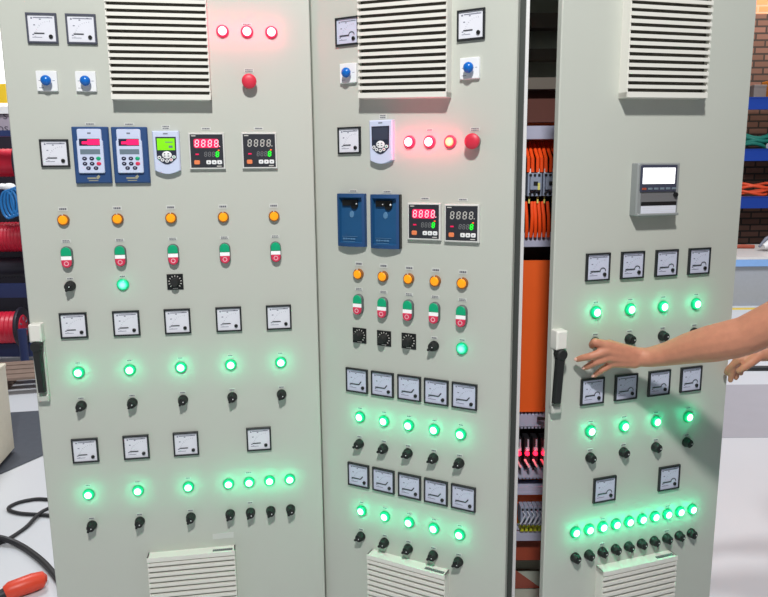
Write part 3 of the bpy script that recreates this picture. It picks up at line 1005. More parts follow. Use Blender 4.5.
# ---- navy drive keypads
def make_keypad(label, W):
    t = thing('drive_keypad', label, 'keypad', W, 'navy keypads on the left door')
    g = G(); g.prism(rrect(0.092, 0.148, 0.002), 0, 0.012, 0, 0.003)
    part('surround', g, M['navy'], t)
    g = G(); g.prism(rrect(0.061, 0.050, 0.004, (-0.001, 0.043)), 0.011, 0.017, 0, 0.001)
    g.prism(rrect(0.066, 0.086, 0.004, (-0.001, -0.004)), 0.011, 0.019, 0, 0.0015)
    kp = part('keypad_body', g, M['lav'], t)
    g = G(); g.box((-0.001, 0.057, 0.0172), (0.009, 0.004, 0.0006)); part('emblem', g, M['ink'], kp, smooth=False)
    g = G(); g.box((-0.001, 0.0335, 0.0190), (0.052, 0.018, 0.0012), 0); g.box((0.009, 0.0335, 0.0197), (0.030, 0.014, 0.0006), 1)
    g.box((-0.013, 0.0320, 0.0197), (0.014, 0.007, 0.0006), 1)
    part('led_display', g, [M['disp'], M['led_red']], kp, smooth=False)
    g = G(); g.box((-0.001, 0.0090, 0.0192), (0.050, 0.013, 0.0008)); part('text_display', g, M['lcd'], kp, smooth=False)
    keys = [(-0.0165, -0.0085, 'disp'), (0.0015, -0.0085, 'disp'), (0.0185, -0.0085, 'green_btn'), (-0.0165, -0.0220, 'disp'), (0.0015, -0.0220, 'disp'),
            (0.0185, -0.0220, 'red_btn'), (-0.0085, -0.0335, 'disp'), (0.0105, -0.0335, 'disp')]
    for x, y, m in keys:
        g = G(); g.lathe([(0.0062, 0.0188), (0.0058, 0.0205), (0.004, 0.021)], 16, 0, (x, y), 1.0, 0.78)
        if m == 'disp':
            g.box((x, y, 0.0211), (0.0035, 0.0016, 0.0004), 1)
        part('key', g, [M[m], M['lav']], kp)
    g = G(); g.box((-0.004, -0.0600, 0.0123), (0.022, 0.004, 0.0006)); g.prism([(0.008, -0.0625), (0.013, -0.0625), (0.018, -0.056), (0.014, -0.0515), (0.008, -0.0565)], 0.012, 0.0128, 0)
    g.box((0.000, -0.0665, 0.0123), (0.024, 0.002, 0.0006))
    part('maker_mark', g, M['gold'], t, smooth=False)
    tag_plate(t, 0.0, 0.0815, 0.026, 0.008, 1)
    return t


kp1 = make_keypad('navy framed keypad with pink display, left of the two on left door', PM(1, -0.3098, 0.0652))
dup(kp1, PM(1, -0.2104, 0.0648), 'navy framed keypad with pink display, right of the two on left door')


# ---- lavender soft starter keypads
def make_soft(label, W, lit):
    t = thing('operator_keypad', label, 'keypad', W)
    w, h = 0.070, 0.112
    poly = [(w / 2, h / 2), (-w / 2, h / 2), (-w / 2 + 0.001, -h / 2 + 0.008)]
    poly += [(-w / 2 + (w) * (i / 10), -h / 2 + 0.008 - 0.010 * math.sin(PI * i / 10)) for i in range(1, 10)] + [(w / 2 - 0.001, -h / 2 + 0.008)]
    g = G(); g.prism(poly, 0, 0.0155, 0, 0.003); part('housing', g, M['lav'], t)
    g = G()
    fp = [(0.0265, 0.040), (-0.0265, 0.040), (-0.0255, -0.016)] + [(-0.0255 + 0.051 * i / 10, -0.016 - 0.016 * math.sin(PI * i / 10)) for i in range(1, 10)] + [(0.0255, -0.016)]
    g.prism(fp, 0.015, 0.0175, 0, 0.0008); fc = part('front_panel', g, M['face_dark'], t)
    g = G(); g.box((0, 0.0205, 0.0178), (0.046, 0.031, 0.0012), 0)
    if lit:
        g.box((0.008, 0.026, 0.0186), (0.020, 0.002, 0.0004), 1); g.box((0.012, 0.014, 0.0186), (0.010, 0.006, 0.0004), 1)
    part('display', g, [M['lcd_green' if lit else 'lcd_off'], M['lcd']], fc, smooth=False)
    g = G(); g.lathe([(0.0125, 0.0172), (0.0125, 0.0185), (0.011, 0.019)], 24, 0, (0.001, -0.0075), 1.0, 0.78)
    for x, y in ((-0.005, -0.0045), (0.005, -0.0045), (-0.005, -0.0105), (0.005, -0.0105)):
        g.box((x, y, 0.0192), (0.004, 0.0022, 0.0004), 1)
    part('cursor_pad', g, [M['white'], M['face_dark']], fc)
    g = G()
    for i, (x, y, mi) in enumerate(((-0.019, -0.014, 0), (-0.011, -0.0205, 0), (0.0005, -0.0235, 0), (0.011, -0.0205, 2), (0.019, -0.013, 3))):
        g.lathe([(0.0050, 0.0172), (0.0050, 0.0186)], 14, 0, (x, y), 1, 0.85)
        g.box((x, y, 0.0188), (0.004, 0.003, 0.0004), mi if mi else 1)
    part('function_key', g, [M['white'], M['face_dark'], M['red_btn'], M['green_btn']], fc)
    g = G(); g.box((0, 0.0485, 0.0161), (0.012, 0.003, 0.0004)); part('emblem', g, M['ink'], t, smooth=False)
    tag_plate(t, 0.0, 0.0660, 0.022, 0.012, 2)
    return t


make_soft('lavender keypad with lit green display on the left door', PM(1, -0.1165, 0.0725), True)
make_soft('lavender keypad with dark unlit display on the middle door', PM(2, 0.0170, 0.0935), False)


# ---- empty blue keypad holders
def make_holder(label, W, extra):
    t = thing('keypad_holder', label, 'keypad holder', W, 'blue keypad holders on the middle door')
    w, h = 0.087, 0.146
    g = G(); n = 12                                   # front bulges out like a shallow barrel, open recess in the face
    top, bot = h / 2, -h / 2

    def zf(x):
        return 0.012 + 0.009 * (1 - (2 * x / w) ** 2)
    xs = [-w / 2 + w * i / n for i in range(n + 1)]
    vs, fs = [], []
    for x in xs:
        vs += [(x, bot, 0), (x, bot, zf(x)), (x, bot + 0.010, zf(x) + 0.001), (x, top - 0.010, zf(x) + 0.001), (x, top, zf(x)), (x, top, 0)]
    for i in range(n):
        for j in range(5):
            mid = (j == 2 and 1 <= i < n - 1)
            if not mid:
                fs.append((i * 6 + j, (i + 1) * 6 + j, (i + 1) * 6 + j + 1, i * 6 + j + 1))
    fs.append(tuple(range(5, -1, -1)))
    fs.append(tuple(n * 6 + j for j in range(6)))
    g.add(vs, fs, 0)
    part('surround', g, M['holder'], t, angle=25)
    g = G()
    x0, x1 = xs[1], xs[n - 1]
    y0, y1 = bot + 0.010, top - 0.010
    vs = []
    for x in (x0, x1):
        vs += [(x, y0, zf(x) + 0.001), (x, y1, zf(x) + 0.001), (x * .93, y0 + 0.003, 0.0095), (x * .93, y1 - 0.004, 0.005)]
    g.add(vs, [(0, 1, 3, 2), (4, 6, 7, 5), (2, 3, 7, 6), (1, 5, 7, 3), (0, 2, 6, 4)], 0)
    # side fillers so that the barrel edge and the recess meet
    for yy, zz in ((y0, 1), (y1, -1)):
        vs2 = [(x, yy, zf(x) + 0.001) for x in xs[1:n]]
        ia = [(x0, yy, zf(x0) + 0.001), (x1, yy, zf(x1) + 0.001)]
        g.add(vs2 + ia, [tuple(range(len(vs2)))], 0)
    g.box((-0.004, 0.048, 0.0090), (0.048, 0.016, 0.004), 1)
    g.lathe([(0.011, 0.006), (0.011, 0.0110)], 16, 1, (0.010, 0.042))
    g.lathe([(0.008, 0.0070), (0.007, 0.0084)], 16, 2, (0.0, 0.016), 0.9, 1.2)
    x = -0.028
    for i, L in enumerate((0.007, 0.005, 0.009, 0.006, 0.008)):
        g.box((x + L / 2, -0.052, 0.0108), (L, 0.0050 if i != 2 else 0.0035, 0.0006), 2); x += L + 0.0012
    g.box((-0.006, -0.0455, 0.0106), (0.050, 0.0012, 0.0006), 2)
    g.box((-0.008, -0.0595, 0.0110), (0.038, 0.0014, 0.0006), 2)
    part('recess', g, [M['holder2'], M['black'], M['holder_txt']], t, angle=25)
    g = G(); g.ball((0.018, 0.045, 0.0125), 0.0028 if extra else 0.002, 0)
    if extra:
        g.ball((-0.006, 0.046, 0.0120), 0.0016, 0)
    part('connector_pin', g, M['white'], t)
    if extra:
        g = G(); g.box((w / 2 + 0.001, 0, 0.006), (0.003, h, 0.012)); part('side_gap', g, M['black'], t, smooth=False)
    tag_plate(t, 0.002, 0.0800, 0.026, 0.007, 1)
    return t


make_holder('empty blue keypad holder with one pale pin, left of the two', PM(2, -0.0800, -0.1165), False)
make_holder('empty blue keypad holder with two white pins, right of the two', PM(2, 0.0255, -0.1185), True)

# ---- chart recorder
t = thing('chart_recorder', 'grey chart recorder with bright white screen and paper strip on right door', 'recorder', PM(3, -0.1015, -0.0375, -0.006))
g = G(); g.prism(rrect(0.131, 0.134, 0.003), 0, 0.031, 0, 0.003); part('housing', g, M['recorder'], t)
g = G(); g.prism(rrect(0.112, 0.068, 0.003, (-0.002, 0.028)), 0.030, 0.0345, 0, 0.001); lid = part('screen_bezel', g, M['rec_dark'], t)
g = G(); g.box((-0.003, 0.0345, 0.0346), (0.099, 0.040, 0.001)); part('screen', g, M['screen'], lid, smooth=False)
g = G()
for i in range(6):
    g.prism(rrect(0.013, 0.0055, 0.001, (-0.047 + i * 0.0185, 0.0020)), 0.034, 0.036, 1 if i == 0 else 0, 0.0006)
part('soft_key', g, [M['lcd'], M['redbrown']], lid)
g = G(); g.box((0.003, -0.0220, 0.0310), (0.113, 0.026, 0.003), 0); part('shutter', g, M['rec_shut'], t, smooth=False)
g = G(); g.lathe([(0.006, 0.031), (0.006, 0.038), (0.004, 0.039)], 16, 0, (0.052, -0.014)); part('latch', g, M['black'], t)
g = G(); g.box((0.003, -0.0360, 0.0312), (0.110, 0.010, 0.003)); part('paper_slot', g, M['black'], t, smooth=False)
g = G(); g.box((0.003, -0.0500, 0.0315), (0.108, 0.020, 0.002), 0)
for i in range(4):
    g.box((0.003, -0.0430 - i * 0.0045, 0.0326), (0.102, 0.0005, 0.0003), 1)
part('chart_paper', g, [M['paper'], M['plate']], t, smooth=False)
g = G(); g.prism(rrect(0.128, 0.007, 0.002, (0, -0.0635)), 0.028, 0.038, 0, 0.002); part('lower_lip', g, M['recorder'], t)
tag_plate(t, 0.006, 0.0790, 0.026, 0.009, 2)

# ---- faded sticker on the left door
g = G(); g.box((0, 0, 0.0004), (0.062, 0.018, 0.0008), 0)
tag(part('sticker', g, M['plate'], None, PM(1, -0.024, -1.062), smooth=False), 'faded pale sticker above the bottom vent of left door', 'sticker')


# ------------------------------------------------------------------ person reaching in from the right
def capsule(g, a, b, ra, rb, n=14):
    """closed tapered limb with round ends"""
    a, b = Vector(a), Vector(b)
    t = (b - a).normalized()
    pts, rr = [], []
    for i in range(5):
        th = PI / 2 * (1 - i / 4)
        pts.append(a - t * ra * math.sin(th)); rr.append(max(ra * math.cos(th), 0.0004))
    for i in range(5):
        th = PI / 2 * i / 4
        pts.append(b + t * rb * math.sin(th)); rr.append(max(rb * math.cos(th), 0.0004))
    g.tube(pts, rr, n)


def chain(g, pts, radii):
    for i in range(len(pts) - 1):
        capsule(g, pts[i], pts[i + 1], radii[i], radii[i + 1])


def skinned(name, g, voxel, m, parent, smooth=4):
    me = g.mesh('tmp', [m])
    ob = bpy.data.objects.new('tmp', me)
    COL.objects.link(ob)
    r = ob.modifiers.new('r', 'REMESH'); r.mode = 'VOXEL'; r.voxel_size = voxel
    s = ob.modifiers.new('s', 'SMOOTH'); s.factor = 0.5; s.iterations = smooth
    dg = bpy.context.evaluated_depsgraph_get()
    out = bpy.data.meshes.new_from_object(ob.evaluated_get(dg))
    out.name = name
    bpy.data.objects.remove(ob)
    out.materials.clear(); out.materials.append(m)
    out.polygons.foreach_set('use_smooth', [True] * len(out.polygons))
    return part(name, out, m, parent, Matrix())


LS, RS = Vector((1.025, 1.415, 1.395)), Vector((1.340, 1.625, 1.400))
F = Vector((-0.555, 0.832, 0.0)); S = Vector((0.832, 0.555, 0.0)); UP = Vector((0, 0, 1))
NK = (LS + RS) / 2
hip = NK + Vector((0.02, -0.01, 0)); hip.z = 0.95
person = thing('person', 'person leaning in from the right, bare forearm reaching across the right door', 'person', Matrix.Translation((hip.x, hip.y, 0)))
g = G()
# left arm in front of the door
LE = Vector((0.8477, 1.5687, 1.2287))
chain(g, [LS, LS.lerp(LE, .45), LE], [0.056, 0.050, 0.0456])
capsule(g, LE + Vector((0.012, 0.002, -0.020)), LE + Vector((0.002, 0.004, -0.014)), 0.026, 0.024)
fa = [LE, Vector((0.8255, 1.5876, 1.2149)), Vector((0.7916, 1.6185, 1.1967)), Vector((0.7553, 1.6538, 1.1770)), Vector((0.7164, 1.6882, 1.1540)), Vector((0.6848, 1.7080, 1.1409)), Vector((0.6610, 1.7160, 1.1365))]
chain(g, fa, [0.0456, 0.0470, 0.0460, 0.0396, 0.0309, 0.0268, 0.0240])
capsule(g, (0.662, 1.716, 1.146), (0.640, 1.713, 1.150), 0.018, 0.016)
capsule(g, (0.660, 1.717, 1.131), (0.640, 1.715, 1.132), 0.018, 0.016)
# palm: one metacarpal per finger
wr = Vector((0.650, 1.7165, 1.139))
kn = {'i': (0.5635, 1.7010, 1.1755), 'm': (0.5640, 1.6990, 1.1600), 'r': (0.5715, 1.7030, 1.1420), 'l': (0.5860, 1.7110, 1.1250)}
for q, (dz, r0, r1) in {'i': (0.009, 0.018, 0.0135), 'm': (0.003, 0.018, 0.0132), 'r': (-0.006, 0.018, 0.0130), 'l': (-0.014, 0.017, 0.0128)}.items():
    capsule(g, wr + Vector((-0.006, 0, dz)), kn[q], r0, r1)
    capsule(g, wr + Vector((-0.010, 0.010, dz)), Vector(kn[q]) + Vector((0.010, 0.010, 0)), r0 * 0.9, r1 * 0.9)
# fingers
chain(g, [kn['i'], (0.5340, 1.6985, 1.1840), (0.5310, 1.7130, 1.1740), (0.5350, 1.7260, 1.1660)], [0.0122, 0.0104, 0.0094, 0.0080])
chain(g, [kn['m'], (0.5250, 1.6965, 1.1475), (0.5070, 1.7080, 1.1400), (0.4965, 1.7180, 1.1335)], [0.0122, 0.0102, 0.0092, 0.0078])
chain(g, [kn['r'], (0.5385, 1.7035, 1.1290), (0.5260, 1.7150, 1.1165), (0.5190, 1.7235, 1.1095)], [0.0116, 0.0098, 0.0089, 0.0076])
chain(g, [kn['l'], (0.5600, 1.7150, 1.1055), (0.5515, 1.7230, 1.0945), (0.5460, 1.7290, 1.0870)], [0.0112, 0.0090, 0.0082, 0.0070])
# thumb closes on the switch from behind the index finger
chain(g, [(0.640, 1.722, 1.150), (0.604, 1.732, 1.162), (0.578, 1.738, 1.166), (0.562, 1.740, 1.164)], [0.0165, 0.0130, 0.0108, 0.0088])
# right arm, hand resting on the door edge
RE = Vector((1.262, 1.800, 1.165))
chain(g, [RS, RS.lerp(RE, .45), RE], [0.056, 0.048, 0.043])
chain(g, [RE, Vector((1.175, 1.822, 1.150)), Vector((1.090, 1.838, 1.126)), Vector((1.040, 1.848, 1.112))], [0.043, 0.044, 0.034, 0.025])
rw = Vector((1.036, 1.850, 1.110))
rk = [Vector((0.983, 1.848, 1.094)), Vector((0.984, 1.862, 1.088)), Vector((0.990, 1.876, 1.082)), Vector((0.999, 1.889, 1.078))]
for k_ in rk:
    capsule(g, rw + (k_ - rw) * 0.1, k_, 0.018, 0.0115)
chain(g, [rk[0], (0.972, 1.860, 1.074), (0.966, 1.872, 1.058), (0.967, 1.881, 1.046)], [0.0115, 0.0095, 0.0085, 0.0075])
chain(g, [rk[1], (0.977, 1.866, 1.062), (0.979, 1.874, 1.040), (0.979, 1.879, 1.024)], [0.0112, 0.0095, 0.0085, 0.0075])
chain(g, [rk[2], (0.996, 1.880, 1.058), (0.999, 1.885, 1.040), (0.999, 1.888, 1.028)], [0.0106, 0.0092, 0.0083, 0.0073])
chain(g, [rk[3], (1.014, 1.893, 1.062), (1.017, 1.896, 1.048), (1.017, 1.897, 1.038)], [0.0100, 0.0085, 0.0076, 0.0067])
chain(g, [(1.030, 1.838, 1.106), (1.006, 1.826, 1.092), (0.988, 1.828, 1.076), (0.978, 1.836, 1.064)], [0.015, 0.0125, 0.0105, 0.0088])
# trunk, neck, head, legs


def ell(c, r):
    """ellipsoid turned to the body's facing"""
    n0 = len(g.v)
    g.ball((0, 0, 0), r, 0, 20, 14)
    for i in range(n0, len(g.v)):
        p = Vector(g.v[i])
        g.v[i] = tuple(Vector(c) + S * p.x + F * p.y + UP * p.z)


ell(NK + Vector((0, 0, -0.14)), (0.165, 0.110, 0.20))
ell(NK.lerp(hip, .65), (0.145, 0.105, 0.20))
ell(hip + Vector((0, 0, -0.03)), (0.160, 0.115, 0.14))
capsule(g, LS - Vector((0, 0, .01)), RS - Vector((0, 0, .01)), 0.060, 0.060)
hd = NK + F * 0.045 + Vector((0, 0, 0.255))
capsule(g, NK + Vector((0, 0, 0.0)), hd - Vector((0, 0, .06)), 0.062, 0.056)
ell(hd + Vector((0, 0, .025)), (0.076, 0.096, 0.100))
ell(hd + F * 0.030 + Vector((0, 0, -0.055)), (0.056, 0.062, 0.066))
capsule(g, hd + F * 0.092 + UP * 0.012, hd + F * 0.112 - UP * 0.026, 0.009, 0.014)
for sg in (-1, 1):
    ell(hd + S * 0.078 * sg + UP * (-0.008), (0.010, 0.020, 0.032))
    hj = hip + S * 0.085 * sg + UP * -0.05
    kj = hj + F * 0.02; kj.z = 0.49
    aj = kj - F * 0.03; aj.z = 0.09
    chain(g, [hj, hj.lerp(kj, .4), kj, kj.lerp(aj, .35), aj], [0.090, 0.080, 0.058, 0.056, 0.038])
    capsule(g, aj - UP * 0.045 - F * 0.03, aj + F * 0.14 - UP * 0.058, 0.036, 0.028)
body = skinned('body', g, 0.0035, M['skin'], person, 5)
# nails of the reaching hand
for tip, base in (((0.4965, 1.7180, 1.1335), (0.5070, 1.7080, 1.1400)), ((0.5190, 1.7235, 1.1095), (0.5260, 1.7150, 1.1165)), ((0.5460, 1.7290, 1.0870), (0.5515, 1.7230, 1.0945))):
    tip, base = Vector(tip), Vector(base)
    d = (tip - base).normalized()
    nrm = (Vector((-0.5, -0.72, 0.3)) - d * Vector((-0.5, -0.72, 0.3)).dot(d)).normalized()
    sd = d.cross(nrm)
    g = G(); g.ball((0, 0, 0), (0.0056, 0.0042, 0.0014), 0, 12, 8)
    c = tip + nrm * 0.0062 + d * 0.001
    g.v = [tuple(c + d * p[0] + sd * p[1] + nrm * p[2]) for p in g.v]
    part('fingernail', g, M['nail'], person, Matrix())
# clothes
g = G()
for c, r in ((NK + Vector((0, 0, -0.14)), (0.180, 0.126, 0.21)), (NK.lerp(hip, .65), (0.162, 0.122, 0.21)), (hip + Vector((0, 0, 0.01)), (0.170, 0.126, 0.10))):
    ell(c, r)
capsule(g, LS - UP * 0.005, RS - UP * 0.005, 0.070, 0.070)
capsule(g, LS, LS.lerp(LE, .42), 0.070, 0.068)
capsule(g, RS, RS.lerp(RE, .45), 0.070, 0.066)
skinned('shirt', g, 0.008, M['shirt'], person, 4)
g = G()
ell(hip + Vector((0, 0, -0.06)), (0.172, 0.126, 0.13))
for sg in (-1, 1):
    hj = hip + S * 0.085 * sg + UP * -0.05
    kj = hj + F * 0.02; kj.z = 0.49
    aj = kj - F * 0.03; aj.z = 0.11
    chain(g, [hj, hj.lerp(kj, .4), kj, aj], [0.100, 0.092, 0.074, 0.064])
skinned('trousers', g, 0.009, M['jeans'], person, 4)
for sg in (-1, 1):
    g = G()
    hj = hip + S * 0.085 * sg + UP * -0.05
    aj = hj - F * 0.01; aj.z = 0.09
    capsule(g, aj - UP * 0.040 - F * 0.04, aj + F * 0.16 - UP * 0.048, 0.048, 0.040)
    capsule(g, aj - UP * 0.03, aj + UP * 0.02, 0.05, 0.048)
    skinned('shoe', g, 0.007, M['shoe'], person, 3)
g = G()
ell(hd - F * 0.012 + UP * 0.048, (0.084, 0.098, 0.090)); ell(hd - F * 0.035 + UP * 0.005, (0.080, 0.078, 0.085))
skinned('hair', g, 0.006, M['hair'], person, 3)
for sg in (-1, 1):
    c = hd + S * 0.031 * sg + F * 0.084 + UP * 0.012
    g = G(); g.ball(c, 0.0125, 0); g.ball(c + F * 0.0085, 0.006, 1)
    part('eye', g, [M['eye'], M['iris']], person, Matrix())
g = G(); c = hd + F * 0.087 - UP * 0.062
capsule(g, c - S * 0.02, c + S * 0.02, 0.006, 0.006)
part('mouth', g, M['lips'], person, Matrix())

# ------------------------------------------------------------------ background, right of the cabinets
BEAMS = ((2.562, 'top'), (1.860, 'middle'), (1.197, 'lower'))
rk_ = thing('pallet_rack', 'blue beamed storage rack against the brick wall, right of the cabinets', 'rack', Matrix.Translation((6.7, 10.3, 0)))
for z, _ in BEAMS:
    g = G(); g.box((6.7, 9.9, z), (4.0, 0.06, 0.165)); g.box((6.7, 9.9, z + 0.077), (4.0, 0.08, 0.012)); part('beam', g, M['beam'], rk_, Matrix(), smooth=False)
    g = G(); g.box((6.7, 10.35, z + 0.070), (3.9, 0.86, 0.02)); part('shelf', g, M['greybox'], rk_, Matrix(), smooth=False)
for x in (4.72, 8.68):
    for y in (9.95, 10.75):
        g = G(); g.box((x, y, 1.45), (0.09, 0.07, 2.9)); part('upright', g, M['beam'], rk_, Matrix(), smooth=False)


def carton(name, label, cat, c, d, m, lidm=None):
    t = thing(name, label, cat, Matrix.Translation(c))
    g = G(); g.prism(rrect(d[0], d[1], 0.01), 0, d[2] * 0.86, 0, 0.004); part('box_body', g, M[m], t)
    g = G(); g.prism(rrect(d[0] * 1.03, d[1] * 1.03, 0.01), d[2] * 0.84, d[2], 0, 0.006); part('lid', g, M[lidm or m], t)
    return t


carton('storage_box', 'orange storage box on the top rack shelf', 'box', (5.55, 10.15, 2.643), (0.15, 0.3, 0.25), 'orbox')
carton('storage_box', 'grey storage box on the top rack shelf beside the orange box', 'box', (5.33, 10.2, 2.643), (0.18, 0.3, 0.19), 'greybox')
carton('storage_box', 'pale grey storage box right of the orange one on the top shelf', 'box', (5.85, 10.2, 2.643), (0.30, 0.3, 0.36), 'tablegrey')


def coilthing(name, label, c, R, r, m, n=4, squash=0.5, cat='strap'):
    g = G()
    for q in range(n):
        pts = []
        ph = random.uniform(0, 6)
        for i in range(25):
            a = 2 * PI * i / 24
            pts.append((c[0] + (R + random.uniform(-.02, .02)) * math.cos(a) + 0.02 * q, c[1] + R * 0.6 * math.sin(a), c[2] + r * (1 + 1.7 * q) + 0.03 + 0.03 * math.sin(2 * a + ph)))
        g.tube(pts, r, 8)
    return tag(part(name, g, M[m]), label, cat)


coilthing('webbing_strap', 'coiled green strap on the middle rack shelf', (5.33, 10.16, 1.941), 0.20, 0.026, 'teal', 4)
coilthing('webbing_strap', 'second coiled green strap further right on the middle rack shelf', (5.98, 10.16, 1.941), 0.20, 0.026, 'teal', 3)
coilthing('webbing_strap', 'tangled orange strap on the lower rack shelf', (5.35, 10.16, 1.278), 0.25, 0.020, 'strap', 4)
coilthing('webbing_strap', 'orange strap coil beside the tangle on the lower rack shelf', (6.05, 10.16, 1.278), 0.22, 0.020, 'strap', 3)
g = G(); g.tube([(5.42 + .05 * i, 9.915, 1.982) for i in range(6)], 0.035, 10)
tag(part('pale_tube', g, M['white']), 'short white tube lying in front of the green straps', 'tube')

tb_ = thing('work_table', 'long low white topped bench with pale blue edge at right', 'table', Matrix.Translation((6.0, 9.0, 0)))
g = G(); g.box((6.2, 9.06, 0.590), (4.6, 1.56, 0.03)); part('tabletop', g, M['tabletop'], tb_, Matrix(), smooth=False)
g = G(); g.box((6.2, 8.29, 0.535), (4.6, 0.02, 0.085)); part('edge_strip', g, M['tableblue'], tb_, Matrix(), smooth=False)
g = G(); g.box((6.2, 8.33, 0.285), (4.55, 0.03, 0.57)); part('apron', g, M['tablegrey'], tb_, Matrix(), smooth=False)
for x in (4.0, 8.4):
    for y in (8.40, 9.7):
        g = G(); g.box((x, y, 0.285), (0.08, 0.08, 0.57)); part('leg', g, M['tablegrey'], tb_, Matrix(), smooth=False)
# tool lying on the table
tl = thing('power_tool', 'black and white power tool lying on the white bench', 'tool', Matrix.Translation((5.05, 8.9, 0.6)))
g = G(); g.tube([(4.93, 8.9, 0.67), (5.02, 8.9, 0.71), (5.15, 8.9, 0.75), (5.32, 8.9, 0.77)], [0.03, 0.06, 0.075, 0.06], 14); part('motor_body', g, M['white'], tl, Matrix())
g = G(); g.tube([(5.05, 8.86, 0.67), (5.14, 8.80, 0.655), (5.24, 8.76, 0.65)], [0.035, 0.042, 0.038], 12); part('grip', g, M['black'], tl, Matrix())
g = G(); g.tube([(4.90, 8.95, 0.66), (5.0, 8.98, 0.76), (5.12, 8.98, 0.82), (5.26, 8.98, 0.84)], [0.016, 0.026, 0.03, 0.03], 10); part('guard', g, M['ink'], tl, Matrix())
g = G(); g.tube([(4.62, 9.3, 0.63), (4.86, 9.28, 0.632), (5.0, 9.26, 0.63)], [0.018, 0.030, 0.028], 12)
tag(part('hand_tool_handle', g, M['redbrown']), 'red brown tool handle lying on the bench near the door edge', 'tool')
g = G(); g.tube([(2.4, 5.50, 0.020), (3.0, 5.49, 0.020), (4.0, 5.46, 0.020), (5.5, 5.45, 0.020)], 0.020, 10)
tag(part('hose', g, M['cable']), 'thin black hose lying straight across the pale floor at right', 'hose')

# ------------------------------------------------------------------ background, left of the cabinets
t = thing('storage_bin', 'cream painted box cabinet at the left edge beside the dark mat', 'box', Matrix.Translation((-2.428, 3.410, 0)) @ Matrix.Rotation(0.19, 4, 'Z'))
g = G(); g.prism(rrect(0.60, 0.90, 0.012), 0.03, 0.535, 0, 0.004); part('box_body', g, M['cream'], t, smooth=False)
g = G(); g.box((0, 0, 0.015), (0.56, 0.86, 0.03)); part('base_skid', g, M['blackm'], t, smooth=False)
g = G(); g.prism(rrect(0.606, 0.906, 0.012), 0.536, 0.550, 0, 0.003); part('lid', g, M['cream'], t, smooth=False)

rk2 = thing('reel_rack', 'dark navy steel rack holding cable reels at the left', 'rack', Matrix.Translation((-3.6, 6.3, 0)))
for z in (2.00, 1.50, 0.64, 0.10):
    g = G(); g.box((-3.75, 6.05, z), (1.5, 0.06, 0.12 if z < 1 else 0.05)); part('beam', g, M['navyrack'], rk2, Matrix(), smooth=False)
for x in (-3.11, -4.45):
    for y in (6.0, 6.7):
        g = G(); g.box((x, y, 1.02), (0.06, 0.06, 2.04)); part('upright', g, M['navyrack'], rk2, Matrix(), smooth=False)
g = G(); g.box((-3.78, 6.76, 1.02), (1.5, 0.02, 2.0)); part('back_sheet', g, M['reel_dark'], rk2, Matrix(), smooth=False)


def reel(label, c, L, rd, rf, core='reel', yaw=0.0):
    """drum lying on its side: axis along local z"""
    W = Matrix.Translation(c) @ Matrix.Rotation(yaw, 4, 'Z') @ Matrix.Rotation(PI / 2, 4, 'Y')
    t = thing('cable_reel', label, 'cable reel', W, 'cable reels at the left')
    g = G()
    pr_ = [(rd, -L / 2)]
    for i in range(14):
        z = -L / 2 + L * (i + 0.5) / 14
        pr_ += [(rd * 1.0, z - L / 40), (rd * 1.04, z)]
    pr_.append((rd, L / 2))
    g.lathe(pr_, 32, 0); part('wound_cable', g, M[core], t, W)
    for s in (-1, 1):
        g = G(); z = s * L / 2
        g.lathe([(rf, z - 0.012), (rf * 1.02, z), (rf, z + 0.012)], 36, 0)
        fl_ = part('flange', g, M['reel_dark'], t, W)
        g = G(); g.lathe([(rf * 0.62, z + s * 0.013), (rf * 0.60, z + s * 0.018)] if s > 0 else [(rf * 0.60, z - 0.018), (rf * 0.62, z - 0.013)], 28, 0)
        for i in range(6):
            a = 2 * PI * i / 6
            g.box((rf * .42 * math.cos(a), rf * .42 * math.sin(a), z + s * 0.020), (0.03, 0.012, 0.006), 1, Matrix.Rotation(a, 3, 'Z'))
        part('hub_disc', g, [M['reel'], M['ink']], fl_, W)
    return t


reel('red cable reel on the floor by the left cabinet handle', (-3.44, 5.90, 0.335), 0.50, 0.135, 0.172, 'reel', 0.13)
reel('red cable reel in the middle of the rack, above the navy beam', (-3.40, 6.25, 1.10), 0.42, 0.13, 0.15, 'reel', 0.1)
reel('upper red cable reel right below the mauve sign', (-3.50, 6.25, 1.76), 0.52, 0.12, 0.17, 'reel', 0.13)
reel('dark reel hanging low in the rack with red hub', (-3.42, 6.28, 0.82), 0.36, 0.09, 0.11, 'reel_dark', 0.1)
g = G()
for q in range(4):
    pts = [(-3.22 + 0.03 * q + 0.055 * math.cos(a), 5.96, 1.40 + 0.115 * math.sin(a) + 0.01 * q) for a in [2 * PI * i / 20 for i in range(21)]]
    g.tube(pts, 0.012, 8)
tag(part('cable_coil', g, M['coil']), 'bright blue coil of cable hanging between the red reels', 'cable coil')
g = G(); g.ball((-3.20, 5.98, 1.548), (0.06, 0.03, 0.035), 0)
g.ball((-3.26, 5.98, 1.555), (0.06, 0.03, 0.025), 0)
tag(part('rag', g, M['white']), 'white crumpled rag above the blue cable coil', 'rag')
g = G(); g.tube([(-3.08, 5.72, 0.0), (-3.08, 5.72, 0.36)], 0.035, 12)
tag(part('pipe_stub', g, M['navyrack']), 'short navy pipe standing on the floor behind the left door handle', 'pipe')
# pallet
t = thing('wooden_pallet', 'low weathered wooden pallet on the floor left of the cabinets', 'pallet', Matrix.Translation((-3.0, 5.25, 0)))
W = WM[t.name] @ Matrix.Rotation(0.25, 4, 'Z')
for y in (-0.22, -0.08, 0.06, 0.20):
    g = G(); g.box((0, y, 0.125), (1.1, 0.11, 0.02)); part('deck_board', g, M['wood'], t, W, smooth=False)
for x in (-0.4, 0, 0.4):
    g = G(); g.box((x, 0, 0.058), (0.09, 0.55, 0.112)); part('bearer', g, M['wood'], t, W, smooth=False)
